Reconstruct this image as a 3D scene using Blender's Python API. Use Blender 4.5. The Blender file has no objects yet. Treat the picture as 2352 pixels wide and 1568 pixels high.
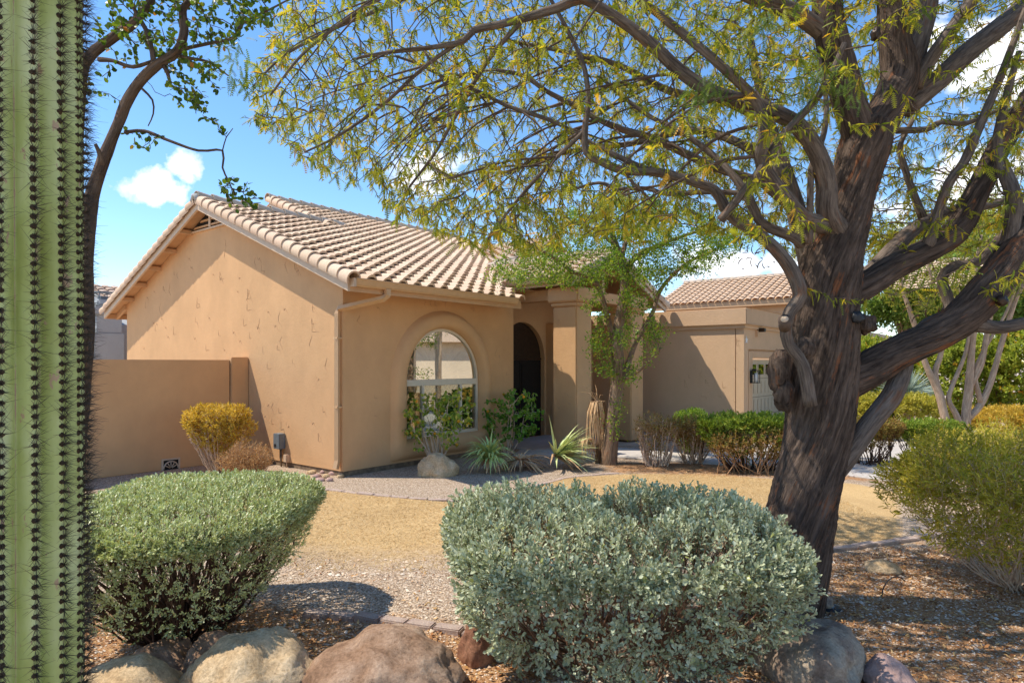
import bpy, bmesh, math, random
import numpy as np
from mathutils import Vector, Matrix, noise as mnoise

SC = bpy.context.scene
COL = SC.collection
rng = np.random.default_rng(11)
random.seed(11)

# ---------------------------------------------------------------- camera
F, CX, HY, HC = 1489.6, 1176.0, 833.4, 1.9        # focal length, centre, horizon (in a 2352-wide frame), eye height
cam_d = bpy.data.cameras.new('camera')
cam = bpy.data.objects.new('camera', cam_d)
COL.objects.link(cam)
cam.location = (0, 0, HC)
cam.rotation_euler = (math.radians(90), 0, 0)
cam_d.sensor_width = 36
cam_d.lens = F / 2352 * 36
cam_d.shift_y = (HY - 784) / 2352
cam_d.clip_start = 0.05
cam_d.clip_end = 3000
SC.camera = cam

# ---------------------------------------------------------------- sun, sky, exposure
SUN = Vector((-0.540, 0.02, 0.841)).normalized()     # towards the sun
sun_el = math.asin(SUN.z)
sd = bpy.data.lights.new('sun', 'SUN')
sd.energy = 2.8
sd.angle = math.radians(0.53)
sd.color = (1.0, 0.93, 0.81)
sun = bpy.data.objects.new('sun', sd)
COL.objects.link(sun)
sun.rotation_euler = SUN.to_track_quat('Z', 'Y').to_euler()
sun.location = SUN * 60

W = bpy.data.worlds.new('World')
SC.world = W
W.use_nodes = True
wt = W.node_tree
wt.nodes.clear()


def N(t, typ, **kw):
    n = t.nodes.new(typ)
    for k, v in kw.items():
        if k == 'inp':
            for a, b in v.items():
                n.inputs[a].default_value = b
        else:
            setattr(n, k, v)
    return n


def wmath(op, a, b=None, clamp=False):
    n = N(wt, 'ShaderNodeMath', operation=op, use_clamp=clamp)
    for i, x in enumerate((a, b)):
        if x is None:
            continue
        if isinstance(x, (int, float)):
            n.inputs[i].default_value = x
        else:
            wt.links.new(x, n.inputs[i])
    return n.outputs[0]


sky = N(wt, 'ShaderNodeTexSky', sky_type='NISHITA', sun_disc=False, sun_elevation=sun_el,
        sun_rotation=math.atan2(SUN.x, SUN.y), altitude=900, air_density=1.0, dust_density=0.2, ozone_density=1.5)
SKY_STRENGTH = 0.15
tc = N(wt, 'ShaderNodeTexCoord')
sp = N(wt, 'ShaderNodeSeparateXYZ')
wt.links.new(tc.outputs['Generated'], sp.inputs[0])
yy = wmath('MAXIMUM', sp.outputs[1], 0.08)
uu = wmath('DIVIDE', sp.outputs[0], yy)
vv = wmath('DIVIDE', sp.outputs[2], yy)
cb = N(wt, 'ShaderNodeCombineXYZ')
wt.links.new(uu, cb.inputs[0]); wt.links.new(vv, cb.inputs[1])
nz = N(wt, 'ShaderNodeTexNoise', inp={'Scale': 12.0, 'Detail': 10.0, 'Roughness': 0.55})
wt.links.new(cb.outputs[0], nz.inputs['Vector'])
nz2 = N(wt, 'ShaderNodeTexNoise', inp={'Scale': 16.0, 'Detail': 6.0, 'Roughness': 0.55})
wt.links.new(cb.outputs[0], nz2.inputs['Vector'])
mask = None
for (u0, v0, su, sv, amp) in [(-.545, .272, .075, .034, .8), (-.505, .296, .036, .040, .7), (-.14, .295, .10, .04, .4), (.72, .27, .18, .07, .5),
                              (.34, .15, .16, .04, .55), (.76, .48, .16, .10, .7), (-1.5, .35, .3, .08, .8), (1.7, .4, .4, .1, .8)]:
    a = wmath('POWER', wmath('DIVIDE', wmath('SUBTRACT', uu, u0), su), 2.0)
    b = wmath('POWER', wmath('DIVIDE', wmath('SUBTRACT', vv, v0), sv), 2.0)
    m = wmath('MULTIPLY', wmath('SUBTRACT', 1.0, wmath('ADD', a, b)), amp)
    m = wmath('MAXIMUM', m, -2.0)
    mask = m if mask is None else wmath('MAXIMUM', mask, m)
mask = wmath('ADD', mask, wmath('MULTIPLY', wmath('SUBTRACT', nz.outputs[0], 0.5), 3.4))
mask = wmath('MULTIPLY', wmath('SUBTRACT', mask, .12), 2.4, True)
mask = wmath('MULTIPLY', mask, wmath('GREATER_THAN', sp.outputs[1], 0.09))
mask = wmath('MULTIPLY', mask, 0.93)
ccol = N(wt, 'ShaderNodeMapRange', inp={'From Min': .3, 'From Max': .6, 'To Min': 3.9, 'To Max': 5.6})
wt.links.new(nz2.outputs[0], ccol.inputs[0])
cc = N(wt, 'ShaderNodeCombineColor')
for i, k in enumerate((1.0, 1.0, 1.03)):
    wt.links.new(wmath('MULTIPLY', ccol.outputs[0], k), cc.inputs[i])
mx = N(wt, 'ShaderNodeMix', data_type='RGBA')
wt.links.new(mask, mx.inputs[0])
hs = N(wt, 'ShaderNodeHueSaturation', inp={'Saturation': 1.2, 'Value': .82})
wt.links.new(sky.outputs[0], hs.inputs['Color'])
wt.links.new(hs.outputs[0], mx.inputs[6])
wt.links.new(cc.outputs[0], mx.inputs[7])
bg = N(wt, 'ShaderNodeBackground', inp={'Strength': SKY_STRENGTH})
wt.links.new(mx.outputs[2], bg.inputs[0])
wo = N(wt, 'ShaderNodeOutputWorld')
wt.links.new(bg.outputs[0], wo.inputs[0])

SC.view_settings.view_transform = 'Standard'
SC.view_settings.look = 'None'
SC.view_settings.exposure = 1.05
SC.view_settings.gamma = 1.0
SC.view_settings.use_curve_mapping = False
SC.render.engine = 'CYCLES'
SC.cycles.max_bounces = 8
SC.cycles.diffuse_bounces = 6
SC.cycles.glossy_bounces = 3
SC.cycles.transmission_bounces = 4
SC.cycles.transparent_max_bounces = 8
SC.cycles.caustics_reflective = False
SC.cycles.caustics_refractive = False
SC.cycles.use_denoising = True
SC.cycles.denoising_prefilter = 'ACCURATE'


# ---------------------------------------------------------------- helpers
def at(x, y, d):
    """World point at depth d seen at (x, y) of the 2352-wide frame."""
    return np.array([(x - CX) / F * d, d, HC - (y - HY) / F * d])


def gat(x, y, z=0.0):
    d = (HC - z) * F / (y - HY)
    return np.array([(x - CX) / F * d, d, z])


def proj(P):
    P = np.asarray(P)
    d = np.maximum(P[..., 1], 1e-3)
    return np.stack([P[..., 0] / d * F + CX, HY - (P[..., 2] - HC) / d * F], -1)


def in_poly(pts, poly):
    x, y = pts[:, 0], pts[:, 1]
    ins = np.zeros(len(pts), bool)
    n = len(poly)
    for i in range(n):
        x0, y0 = poly[i]; x1, y1 = poly[(i + 1) % n]
        c = ((y0 > y) != (y1 > y)) & (x < (x1 - x0) * (y - y0) / ((y1 - y0) or 1e-9) + x0)
        ins ^= c
    return ins


def poly_dist(pts, poly, closed=True):
    """Distance to the outline."""
    best = np.full(len(pts), 1e9)
    n = len(poly)
    for i in range(n if closed else n - 1):
        a = np.array(poly[i]); b = np.array(poly[(i + 1) % n])
        ab = b - a
        t = np.clip(((pts - a) @ ab) / max(ab @ ab, 1e-9), 0, 1)
        best = np.minimum(best, np.linalg.norm(pts - (a + t[:, None] * ab), axis=1))
    return best


def mesh_np(name, V, loops, starts, totals, mat, smooth=False, attrs=None):
    me = bpy.data.meshes.new(name)
    V = np.asarray(V, np.float32)
    me.vertices.add(len(V))
    me.vertices.foreach_set('co', V.ravel())
    me.loops.add(len(loops))
    me.loops.foreach_set('vertex_index', np.asarray(loops, np.int32))
    me.polygons.add(len(starts))
    me.polygons.foreach_set('loop_start', np.asarray(starts, np.int32))
    me.polygons.foreach_set('loop_total', np.asarray(totals, np.int32))
    if smooth:
        me.polygons.foreach_set('use_smooth', np.ones(len(starts), bool))
    if attrs:
        for k, v in attrs.items():
            v = np.asarray(v, np.float32)
            at_ = me.attributes.new(k, 'FLOAT' if v.ndim == 1 else 'FLOAT_VECTOR', 'POINT')
            at_.data.foreach_set('value' if v.ndim == 1 else 'vector', v.ravel())
    me.update(calc_edges=True)
    if mat:
        me.materials.append(mat)
    return me


def mesh_tri(name, V, Fc, mat, smooth=False, attrs=None):
    Fc = np.asarray(Fc, np.int32)
    k = Fc.shape[1]
    return mesh_np(name, V, Fc.ravel(), np.arange(len(Fc)) * k, np.full(len(Fc), k), mat, smooth, attrs)


def link(name, me, parent=None):
    o = bpy.data.objects.new(name, me)
    COL.objects.link(o)
    if parent is not None:
        o.parent = parent
    return o


def tag(o, label=None, cat=None, group=None, kind=None):
    if label: o['label'] = label
    if cat: o['category'] = cat
    if group: o['group'] = group
    if kind: o['kind'] = kind
    return o


def empty(name, loc=(0, 0, 0), rz=0.0, label=None, cat=None, group=None):
    o = bpy.data.objects.new(name, None)
    COL.objects.link(o)
    o.location = loc
    o.rotation_euler = (0, 0, rz)
    o.empty_display_size = .1
    return tag(o, label, cat, group)


class MB:
    """Collects shapes into one mesh."""
    def __init__(s):
        s.v, s.f, s.sm = [], [], []

    def add(s, vs, fs, smooth=False):
        b = len(s.v)
        s.v += [tuple(map(float, p)) for p in vs]
        s.f += [tuple(b + i for i in f) for f in fs]
        s.sm += [smooth] * len(fs)
        return s

    def box(s, x0, x1, y0, y1, z0, z1, M=None):
        vs = [(x, y, z) for z in (z0, z1) for y in (y0, y1) for x in (x0, x1)]
        if M is not None:
            vs = [tuple(M @ Vector(p)) for p in vs]
        return s.add(vs, [(0, 2, 3, 1), (4, 5, 7, 6), (0, 1, 5, 4), (2, 6, 7, 3), (0, 4, 6, 2), (1, 3, 7, 5)])

    def prism(s, poly, axis, c0, c1):
        """poly: 2-D outline; extruded along axis from c0 to c1."""
        def P(p, c):
            return (c, p[0], p[1]) if axis == 0 else (p[0], c, p[1]) if axis == 1 else (p[0], p[1], c)
        n = len(poly)
        vs = [P(p, c0) for p in poly] + [P(p, c1) for p in poly]
        fs = [tuple(range(n))[::-1], tuple(range(n, 2 * n))]
        fs += [(i, (i + 1) % n, n + (i + 1) % n, n + i) for i in range(n)]
        return s.add(vs, fs)

    def tube(s, pts, rad, seg=8, cap=True, smooth=True, rect=None):
        pts = [np.array(p, float) for p in pts]
        n = len(pts)
        if np.isscalar(rad): rad = [rad] * n
        up = None
        vs = []
        for i, p in enumerate(pts):
            t = pts[min(i + 1, n - 1)] - pts[max(i - 1, 0)]
            t = t / (np.linalg.norm(t) + 1e-12)
            if up is None:
                up = np.array([0, 0, 1.]) if abs(t[2]) < .9 else np.array([1., 0, 0])
            sd_ = np.cross(t, up); sd_ /= np.linalg.norm(sd_) + 1e-12
            up = np.cross(sd_, t)
            if rect:
                for (a, b) in ((-1, -1), (1, -1), (1, 1), (-1, 1)):
                    vs.append(p + sd_ * a * rect[0] + up * b * rect[1])
            else:
                for k in range(seg):
                    an = 2 * math.pi * k / seg
                    vs.append(p + (sd_ * math.cos(an) + up * math.sin(an)) * rad[i])
        g = 4 if rect else seg
        fs = [(i * g + k, i * g + (k + 1) % g, (i + 1) * g + (k + 1) % g, (i + 1) * g + k) for i in range(n - 1) for k in range(g)]
        if cap:
            fs += [tuple(range(g))[::-1], tuple((n - 1) * g + k for k in range(g))]
        return s.add(vs, fs, smooth and not rect)

    def build(s, name, mat, parent=None, bevel=0):
        me = bpy.data.meshes.new(name)
        me.from_pydata(s.v, [], s.f)
        me.polygons.foreach_set('use_smooth', s.sm)
        me.materials.append(mat)
        if bevel:
            bm = bmesh.new(); bm.from_mesh(me)
            bmesh.ops.remove_doubles(bm, verts=bm.verts, dist=1e-5)
            ed = [e for e in bm.edges if len(e.link_faces) == 2 and e.calc_face_angle(0) > .5]
            bmesh.ops.bevel(bm, geom=ed, offset=bevel, segments=2, affect='EDGES', clamp_overlap=True)
            bm.to_mesh(me); bm.free()
        me.update()
        return link(name, me, parent)


# ---------------------------------------------------------------- materials
def mat_new(name):
    m = bpy.data.materials.new(name)
    m.use_nodes = True
    t = m.node_tree
    t.nodes.clear()
    return m, t


def ramp(t, fac, stops):
    r = N(t, 'ShaderNodeValToRGB')
    cr = r.color_ramp
    while len(cr.elements) > 1:
        cr.elements.remove(cr.elements[-1])
    cr.elements[0].position = stops[0][0]; cr.elements[0].color = (*stops[0][1], 1)
    for p, c in stops[1:]:
        e = cr.elements.new(p); e.color = (*c, 1)
    t.links.new(fac, r.inputs[0])
    return r.outputs[0]


def noise(t, scale, detail=4, rough=.55, vec=None, dist=0.0):
    n = N(t, 'ShaderNodeTexNoise', inp={'Scale': scale, 'Detail': detail, 'Roughness': rough, 'Distortion': dist})
    if vec is not None:
        t.links.new(vec, n.inputs['Vector'])
    return n


def coords(t, kind='Object', scale=None):
    c = N(t, 'ShaderNodeTexCoord').outputs[kind]
    if scale:
        mp = N(t, 'ShaderNodeMapping', inp={'Scale': scale})
        t.links.new(c, mp.inputs[0])
        c = mp.outputs[0]
    return c


def mixc(t, fac, a, b, mode='MIX'):
    m = N(t, 'ShaderNodeMix', data_type='RGBA', blend_type=mode)
    for i, x in ((0, fac), (6, a), (7, b)):
        if isinstance(x, (int, float)): m.inputs[i].default_value = x
        elif isinstance(x, tuple): m.inputs[i].default_value = (*x, 1)
        else: t.links.new(x, m.inputs[i])
    return m.outputs[2]


def fmath(t, op, a, b=None, clamp=False):
    n = N(t, 'ShaderNodeMath', operation=op, use_clamp=clamp)
    for i, x in enumerate((a, b)):
        if x is None: continue
        if isinstance(x, (int, float)): n.inputs[i].default_value = x
        else: t.links.new(x, n.inputs[i])
    return n.outputs[0]


def finish(m, t, col, rough=.8, bump=None, bump_str=.3, bump_dist=.01, spec=.3, metal=0.0):
    p = N(t, 'ShaderNodeBsdfPrincipled', inp={'Roughness': rough, 'Metallic': metal, 'Specular IOR Level': spec})
    if isinstance(col, tuple): p.inputs['Base Color'].default_value = (*col, 1)
    else: t.links.new(col, p.inputs['Base Color'])
    if bump is not None:
        b = N(t, 'ShaderNodeBump', inp={'Strength': bump_str, 'Distance': bump_dist})
        t.links.new(bump, b.inputs['Height'])
        t.links.new(b.outputs[0], p.inputs['Normal'])
    o = N(t, 'ShaderNodeOutputMaterial')
    t.links.new(p.outputs[0], o.inputs[0])
    return m


def attr(t, name):
    return N(t, 'ShaderNodeAttribute', attribute_name=name).outputs['Fac']


def m_stucco(name, base, var=.12):
    m, t = mat_new(name)
    c = coords(t)
    big = noise(t, .9, 5, .6, c)
    streak = noise(t, 2.2, 6, .65, coords(t, 'Object', (1.0, 1.0, .7)))
    lo = tuple(x * (1 - var) for x in base); hi = tuple(min(1, x * (1 + var)) for x in base)
    col = ramp(t, big.outputs[0], [(.3, lo), (.7, hi)])
    col = mixc(t, .35, col, ramp(t, streak.outputs[0], [(.35, tuple(x * .86 for x in base)), (.65, tuple(min(1, x * 1.08) for x in base))]))
    fine = noise(t, 120, 3, .7, c)
    med = noise(t, 14, 6, .65, c, .6)
    b = fmath(t, 'ADD', fmath(t, 'MULTIPLY', fine.outputs[0], .35), fmath(t, 'MULTIPLY', med.outputs[0], 1.0))
    col = mixc(t, fmath(t, 'MULTIPLY', fine.outputs[0], .10), col, tuple(x * .7 for x in base))
    return finish(m, t, col, .92, b, .45, .012, .15)


def m_plain(name, col, rough=.6, var=.1, scale=20, bump_str=.1, spec=.3, metal=0.0):
    m, t = mat_new(name)
    n = noise(t, scale, 4, .6, coords(t))
    cc_ = ramp(t, n.outputs[0], [(.3, tuple(x * (1 - var) for x in col)), (.7, tuple(min(1, x * (1 + var)) for x in col))])
    return finish(m, t, cc_, rough, n.outputs[0], bump_str, .004, spec, metal)


def m_tile(name, cols):
    m, t = mat_new(name)
    g = N(t, 'ShaderNodeNewGeometry').outputs['Random Per Island']
    oi = N(t, 'ShaderNodeObjectInfo').outputs['Random']
    r = fmath(t, 'FRACT', fmath(t, 'ADD', g, oi))
    col = ramp(t, r, [(i / (len(cols) - 1), c) for i, c in enumerate(cols)])
    n = noise(t, 22, 6, .65, coords(t, 'Object'))
    col = mixc(t, .5, col, ramp(t, n.outputs[0], [(.3, (.62, .62, .62)), (.65, (1.0, 1.0, 1.0))]), 'MULTIPLY')
    return finish(m, t, col, .85, n.outputs[0], .25, .006, .2)


def m_leaf(name, stops, trans=.35, rough=.55, tcol=None, spec=.25):
    """Leaf colour from the per-leaf attribute 'tint'."""
    m, t = mat_new(name)
    col = ramp(t, attr(t, 'tint'), stops)
    p = N(t, 'ShaderNodeBsdfPrincipled', inp={'Roughness': rough, 'Specular IOR Level': spec})
    t.links.new(col, p.inputs['Base Color'])
    tr = N(t, 'ShaderNodeBsdfTranslucent')
    tc_ = mixc(t, 1.0, col, tcol or (1.25, 1.2, .55), 'MULTIPLY')
    t.links.new(tc_, tr.inputs[0])
    mxs = N(t, 'ShaderNodeMixShader', inp={0: trans})
    t.links.new(p.outputs[0], mxs.inputs[1]); t.links.new(tr.outputs[0], mxs.inputs[2])
    o = N(t, 'ShaderNodeOutputMaterial')
    t.links.new(mxs.outputs[0], o.inputs[0])
    return m


def m_bark(name, dark, light, accent=None, scale=1.0, bs=.9):
    """Fibrous bark that runs along the limb (vector attribute 'bark': round the limb, along the limb)."""
    m, t = mat_new(name)
    v = N(t, 'ShaderNodeAttribute', attribute_name='bark').outputs['Vector']
    n = noise(t, 46 * scale, 9, .66, v, .35)
    nb = noise(t, 12 * scale, 5, .6, v, .3)
    n2 = noise(t, 6, 5, .6, coords(t))
    k = fmath(t, 'ADD', fmath(t, 'MULTIPLY', n.outputs[0], .65), fmath(t, 'MULTIPLY', nb.outputs[0], .35))
    col = ramp(t, k, [(.34, dark), (.48, tuple(a * .55 + b * .45 for a, b in zip(dark, light))), (.62, light)])
    col = mixc(t, .45, col, ramp(t, n2.outputs[0], [(.35, (.6, .6, .6)), (.65, (1.15, 1.12, 1.08))]), 'MULTIPLY')
    if accent:
        n3 = noise(t, 14 * scale, 6, .65, v, 1.0)
        kk = ramp(t, fmath(t, 'MULTIPLY', n3.outputs[0], fmath(t, 'ADD', n2.outputs[0], .5)), [(.59, (0, 0, 0)), (.68, (1, 1, 1))])
        col = mixc(t, fmath(t, 'MULTIPLY', kk, .55), col, accent)
    return finish(m, t, col, .9, k, bs, .06, .12)


def m_rock(name, cols, speck=.5, scale=1.0):
    m, t = mat_new(name)
    c = coords(t)
    n = noise(t, 3.2 * scale, 8, .62, c, .5)
    col = ramp(t, n.outputs[0], [(.28 + .44 * i / (len(cols) - 1), k) for i, k in enumerate(cols)])
    n2 = noise(t, 48 * scale, 7, .75, c)
    col = mixc(t, min(1.0, speck * 1.5), col, ramp(t, n2.outputs[0], [(.30, (.25, .22, .19)), (.42, (.75, .72, .68)), (.55, (1, 1, 1)), (.68, (1.35, 1.32, 1.25))]), 'MULTIPLY')
    h = fmath(t, 'ADD', n.outputs[0], fmath(t, 'MULTIPLY', n2.outputs[0], .35))
    return finish(m, t, col, .88, h, 1.0, .03, .2)


STUCCO = (.64, .38, .19)
M = dict(
    stucco=m_stucco('stucco', STUCCO),
    stucco2=m_stucco('garage_stucco', (.65, .425, .25), .06),
    gstucco=m_stucco('grey_stucco', (.42, .43, .42)),
    pstucco=m_stucco('pale_stucco', (.58, .46, .34)),
    crack=m_plain('stucco_marks', (.50, .305, .165), .95, .2),
    wood=m_plain('painted_wood', (.56, .34, .18), .6, .08, 6),
    rake_wood=m_plain('pale_painted_wood', (.60, .44, .30), .6, .08, 6),
    gutter=m_plain('gutter_metal', (.60, .38, .20), .45, .05, 8, .05, .4),
    foundation=m_plain('foundation_concrete', (.20, .14, .09), .95, .4, 12, .6),
    concrete=m_plain('concrete', (.50, .45, .40), .9, .12, 9, .4),
    tile=m_tile('clay_tile', [(.66, .46, .31), (.74, .54, .37), (.70, .49, .34), (.77, .58, .41), (.64, .45, .31)]),
    ridge=m_tile('ridge_tile', [(.44, .35, .27), (.52, .42, .33), (.47, .38, .29)]),
    mortar=m_plain('mortar', (.42, .40, .37), .95, .2, 30, .5),
    frame=m_plain('window_frame', (.68, .58, .44), .5, .05, 8, .05),
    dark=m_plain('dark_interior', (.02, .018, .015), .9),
    door=m_plain('dark_door', (.012, .009, .007), .5, .3, 10, .1),
    bronze=m_plain('bronze_metal', (.045, .025, .013), .45, .3, 14, .2, .5, .4),
    shutter=m_plain('shutter', (.66, .67, .58), .6),
    black=m_plain('black_metal', (.02, .02, .022), .5, .2, 20, .1, .4),
    grey_metal=m_plain('grey_metal', (.16, .19, .21), .45, .1, 15, .1, .5),
    gdoor=m_plain('garage_door_paint', (.58, .46, .31), .5, .05, 5, .05),
    white=m_plain('white_paint', (.75, .74, .7), .6),
)


def m_glass():
    m, t = mat_new('window_glass')
    gl = N(t, 'ShaderNodeBsdfGlossy', inp={'Roughness': .01, 'Color': (.92, .95, .9, 1)})
    tr = N(t, 'ShaderNodeBsdfTransparent', inp={'Color': (.80, .85, .76, 1)})
    lw = N(t, 'ShaderNodeLayerWeight', inp={'Blend': .35})
    mr = N(t, 'ShaderNodeMapRange', inp={'To Min': .22, 'To Max': .8})
    t.links.new(lw.outputs['Fresnel'], mr.inputs[0])
    mx_ = N(t, 'ShaderNodeMixShader')
    t.links.new(mr.outputs[0], mx_.inputs[0]); t.links.new(tr.outputs[0], mx_.inputs[1]); t.links.new(gl.outputs[0], mx_.inputs[2])
    o = N(t, 'ShaderNodeOutputMaterial'); t.links.new(mx_.outputs[0], o.inputs[0])
    return m


M['glass'] = m_glass()

# ================================================================ the house (local frame: x along the window wall, y along the gable wall)
YAW = math.radians(50.884)
E1 = np.array([math.cos(YAW), math.sin(YAW), 0]); E2 = np.array([-math.sin(YAW), math.cos(YAW), 0])
HOUSE = np.array([-2.818, 10.808, 0.0])


def hw(a, b, z=0.0):
    return HOUSE + E1 * a + E2 * b + np.array([0, 0, z])


def fa(px, b):
    """a on the plane y = b that shows at px."""
    r = (px - CX) / F
    return (r * (HOUSE[1] + b * E2[1]) - HOUSE[0] - b * E2[0]) / (E1[0] - r * E1[1])


def fb(px, a):
    r = (px - CX) / F
    return (r * (HOUSE[1] + a * E1[1]) - HOUSE[0] - a * E1[0]) / (E2[0] - r * E2[1])


def zat(py, a, b):
    return HC - (py - HY) / F * hw(a, b)[1]


house = empty('stucco_house', HOUSE, YAW, 'tan stucco house with clay tile roof, arched window and columned porch', 'house')


def Pm(b): return 3.532 + .402 * b            # main roof surface (front slope)
def P2(a): return 3.80 + .40 * (a - 4.777)    # cross roof surface (left slope)
def bval(a): return (P2(a) - 3.532) / .402    # valley


GW, GZ0 = 8.967, .09

# gable wall (with thickness) and the hidden far walls
w = MB()
topz = [(0, Pm(0) - .16), (4.484, Pm(4.484) - .16), (GW, Pm(0) - .16)]
w.prism([(0, GZ0), topz[0], topz[1], topz[2], (GW, GZ0)], 0, 0, .18)
w.build('gable_wall', M['stucco'], house)
b_ = MB(); b_.box(.015, .17, .02, GW - .02, -.1, GZ0); b_.box(.17, 4.49, .015, .16, -.1, GZ0)
b_.build('foundation', M['foundation'], house)


def arch_wall(a0, a1, z0, z1, wa0, wa1, wz0, spring, y0, y1, seg=28, ztop=None):
    """Wall in the plane y0..y1 with an arched opening; z1 may be a function of a."""
    zt = ztop or (lambda a: z1)
    mb = MB()
    r = (wa1 - wa0) / 2; cx_ = (wa0 + wa1) / 2
    for (A0, A1) in ((a0, wa0), (wa1, a1)):
        mb.prism([(A0, z0), (A1, z0), (A1, zt(A1)), (A0, zt(A0))], 1, y0, y1)
    if wz0 > z0 + .001:
        mb.box(wa0, wa1, y0, y1, z0, wz0)
    arc = [(cx_ - r * math.cos(math.pi * i / seg), spring + r * math.sin(math.pi * i / seg)) for i in range(seg + 1)]
    for i in range(seg):
        (p, q) = arc[i], arc[i + 1]
        vs = [(p[0], y0, p[1]), (q[0], y0, q[1]), (q[0], y0, zt(q[0])), (p[0], y0, zt(p[0]))]
        vs += [(x, y1, z) for (x, _, z) in vs]
        mb.add(vs, [(0, 1, 2, 3), (7, 6, 5, 4), (0, 4, 5, 1)])
    return mb


WA0, WA1, WZ0, WSP = 1.36, 3.38, .50, 1.56
arch_wall(.18, 4.515, GZ0, 3.36, WA0, WA1, WZ0, WSP, 0.0, .18).build('front_wall', M['stucco'], house)
# return wall into the entry, door wall
DB = 1.0
m = MB(); m.box(4.335, 4.515, .18, DB, 0, 3.6); m.build('entry_return_wall', M['stucco'], house)
arch_wall(4.335, 7.6, 0, 3.75, 5.24, 7.04, 0.0, 2.02, DB, DB + .25).build('entry_wall', M['stucco'], house)
m = MB(); m.box(7.10, 7.42, .25, DB - .002, 0, 2.93); m.box(7.6, 9.43, DB + .02, DB + .22, 0, 3.12); m.build('courtyard_wall', M['stucco'], house)
# hidden walls that close the house
m = MB(); m.box(.18, 14, GW - .18, GW, 0, 3.2); m.box(14, 14.18, 1.0, GW, 0, 3.2); m.build('rear_wall', M['stucco'], house)

# door
dr = MB(); dr.box(5.24, 6.135, DB + .12, DB + .17, 0.02, 1.98); dr.box(6.145, 7.04, DB + .12, DB + .17, 0.02, 1.98)
door = dr.build('front_door', M['door'], house)
k = MB()
for (x0, x1) in ((5.32, 6.06), (6.22, 6.96)):
    for (z0, z1) in ((.15, .75), (.85, 1.88)):
        k.box(x0, x1, DB + .105, DB + .119, z0, z1)
k.build('door_panel', M['door'], door, .008)
k = MB(); k.box(6.06, 6.10, DB + .05, DB + .118, .9, 1.25); k.build('handle', M['bronze'], door)
k = MB(); k.box(5.24, 7.04, DB + .10, DB + .18, 1.985, 2.035); k.build('transom_bar', M['bronze'], house)
k = MB(); arc = [(6.14 + .90 * math.cos(math.pi * i / 24), 2.036 + .90 * math.sin(math.pi * i / 24)) for i in range(25)]
k.prism(arc, 1, DB + .13, DB + .15); k.build('transom_pane', M['bronze'], house)

# window surround (raised rounded band)
def band(outer, inner, depth, bev):
    """Loop profile from outer to inner outlines (same count)."""
    mb = MB(); n = len(outer)
    rows = [(0.0, 0.0), (-depth * .7, .18), (-depth, .36), (-depth, .70), (-depth * .85, .86), (-.0, 1.0)]
    vs = []
    for (y, tt) in rows:
        for o_, i_ in zip(outer, inner):
            vs.append((o_[0] + (i_[0] - o_[0]) * tt, y, o_[1] + (i_[1] - o_[1]) * tt))
    fs = []
    for r_ in range(len(rows) - 1):
        for i in range(n):
            j = (i + 1) % n
            fs.append((r_ * n + i, r_ * n + j, (r_ + 1) * n + j, (r_ + 1) * n + i))
    mb.add(vs, fs, True)
    return mb


def outline(a0, a1, zb, sp_, seg=32):
    r = (a1 - a0) / 2; cx_ = (a0 + a1) / 2
    pts = [(a0, zb + (sp_ - zb) * i / 6) for i in range(7)]
    pts += [(cx_ - r * math.cos(math.pi * i / seg), sp_ + r * math.sin(math.pi * i / seg)) for i in range(1, seg)]
    pts += [(a1, sp_ + (zb - sp_) * i / 6) for i in range(7)]
    pts += [(a1 + (a0 - a1) * i / 8, zb) for i in range(1, 8)]
    return pts


band(outline(1.02, 3.725, .13, 1.56), outline(WA0, WA1, WZ0, WSP), .13, .04).build('window_surround', M['stucco'], house)

# window frame, panes, shutters
win = empty('arched_window', (0, 0, 0)); win.parent = house
fr = MB()
o1 = outline(WA0, WA1, WZ0, WSP); i1 = outline(WA0 + .055, WA1 - .055, WZ0 + .06, WSP)
n_ = len(o1)
vs = [(p[0], y, p[1]) for y in (.03, .09) for p in o1] + [(p[0], y, p[1]) for y in (.03, .09) for p in i1]
fs = []
for i in range(n_):
    j = (i + 1) % n_
    fs += [(i, j, 2 * n_ + j, 2 * n_ + i), (2 * n_ + i, 2 * n_ + j, 3 * n_ + j, 3 * n_ + i), (n_ + j, n_ + i, 3 * n_ + i, 3 * n_ + j)]
fr.add(vs, fs)
fr.build('window_frame', M['frame'], win)
k = MB(); k.box(WA0 + .055, WA1 - .055, .02, .10, 1.47, 1.585); k.build('window_rail', M['frame'], win, .006)
for am in (1.845, 2.875):
    k = MB(); k.box(am - .03, am + .03, .025, .095, .56, 1.469); k.build('mullion', M['frame'], win, .005)
k = MB(); arc = [(2.37 + .955 * math.cos(math.pi * i / 28), 1.587 + .955 * math.sin(math.pi * i / 28)) for i in range(29)]
k.prism(arc, 1, .058, .064); k.build('pane', M['glass'], win)
for (x0, x1) in ((1.42, 1.81), (1.88, 2.84), (2.91, 3.32)):
    k = MB(); k.box(x0, x1, .058, .064, .565, 1.468); k.build('pane', M['glass'], win)
for (x0, x1) in ((1.42, 1.83), (1.86, 2.86), (2.89, 3.32)):
    zz = .62
    while zz < 1.42:
        k = MB(); R_ = Matrix.Translation((0, .135, zz)) @ Matrix.Rotation(math.radians(-28), 4, 'X')
        k.box(x0 + .02, x1 - .02, -.032, .032, -.005, .005, R_); k.build('shutter_slat', M['shutter'], win)
        zz += .085
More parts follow.
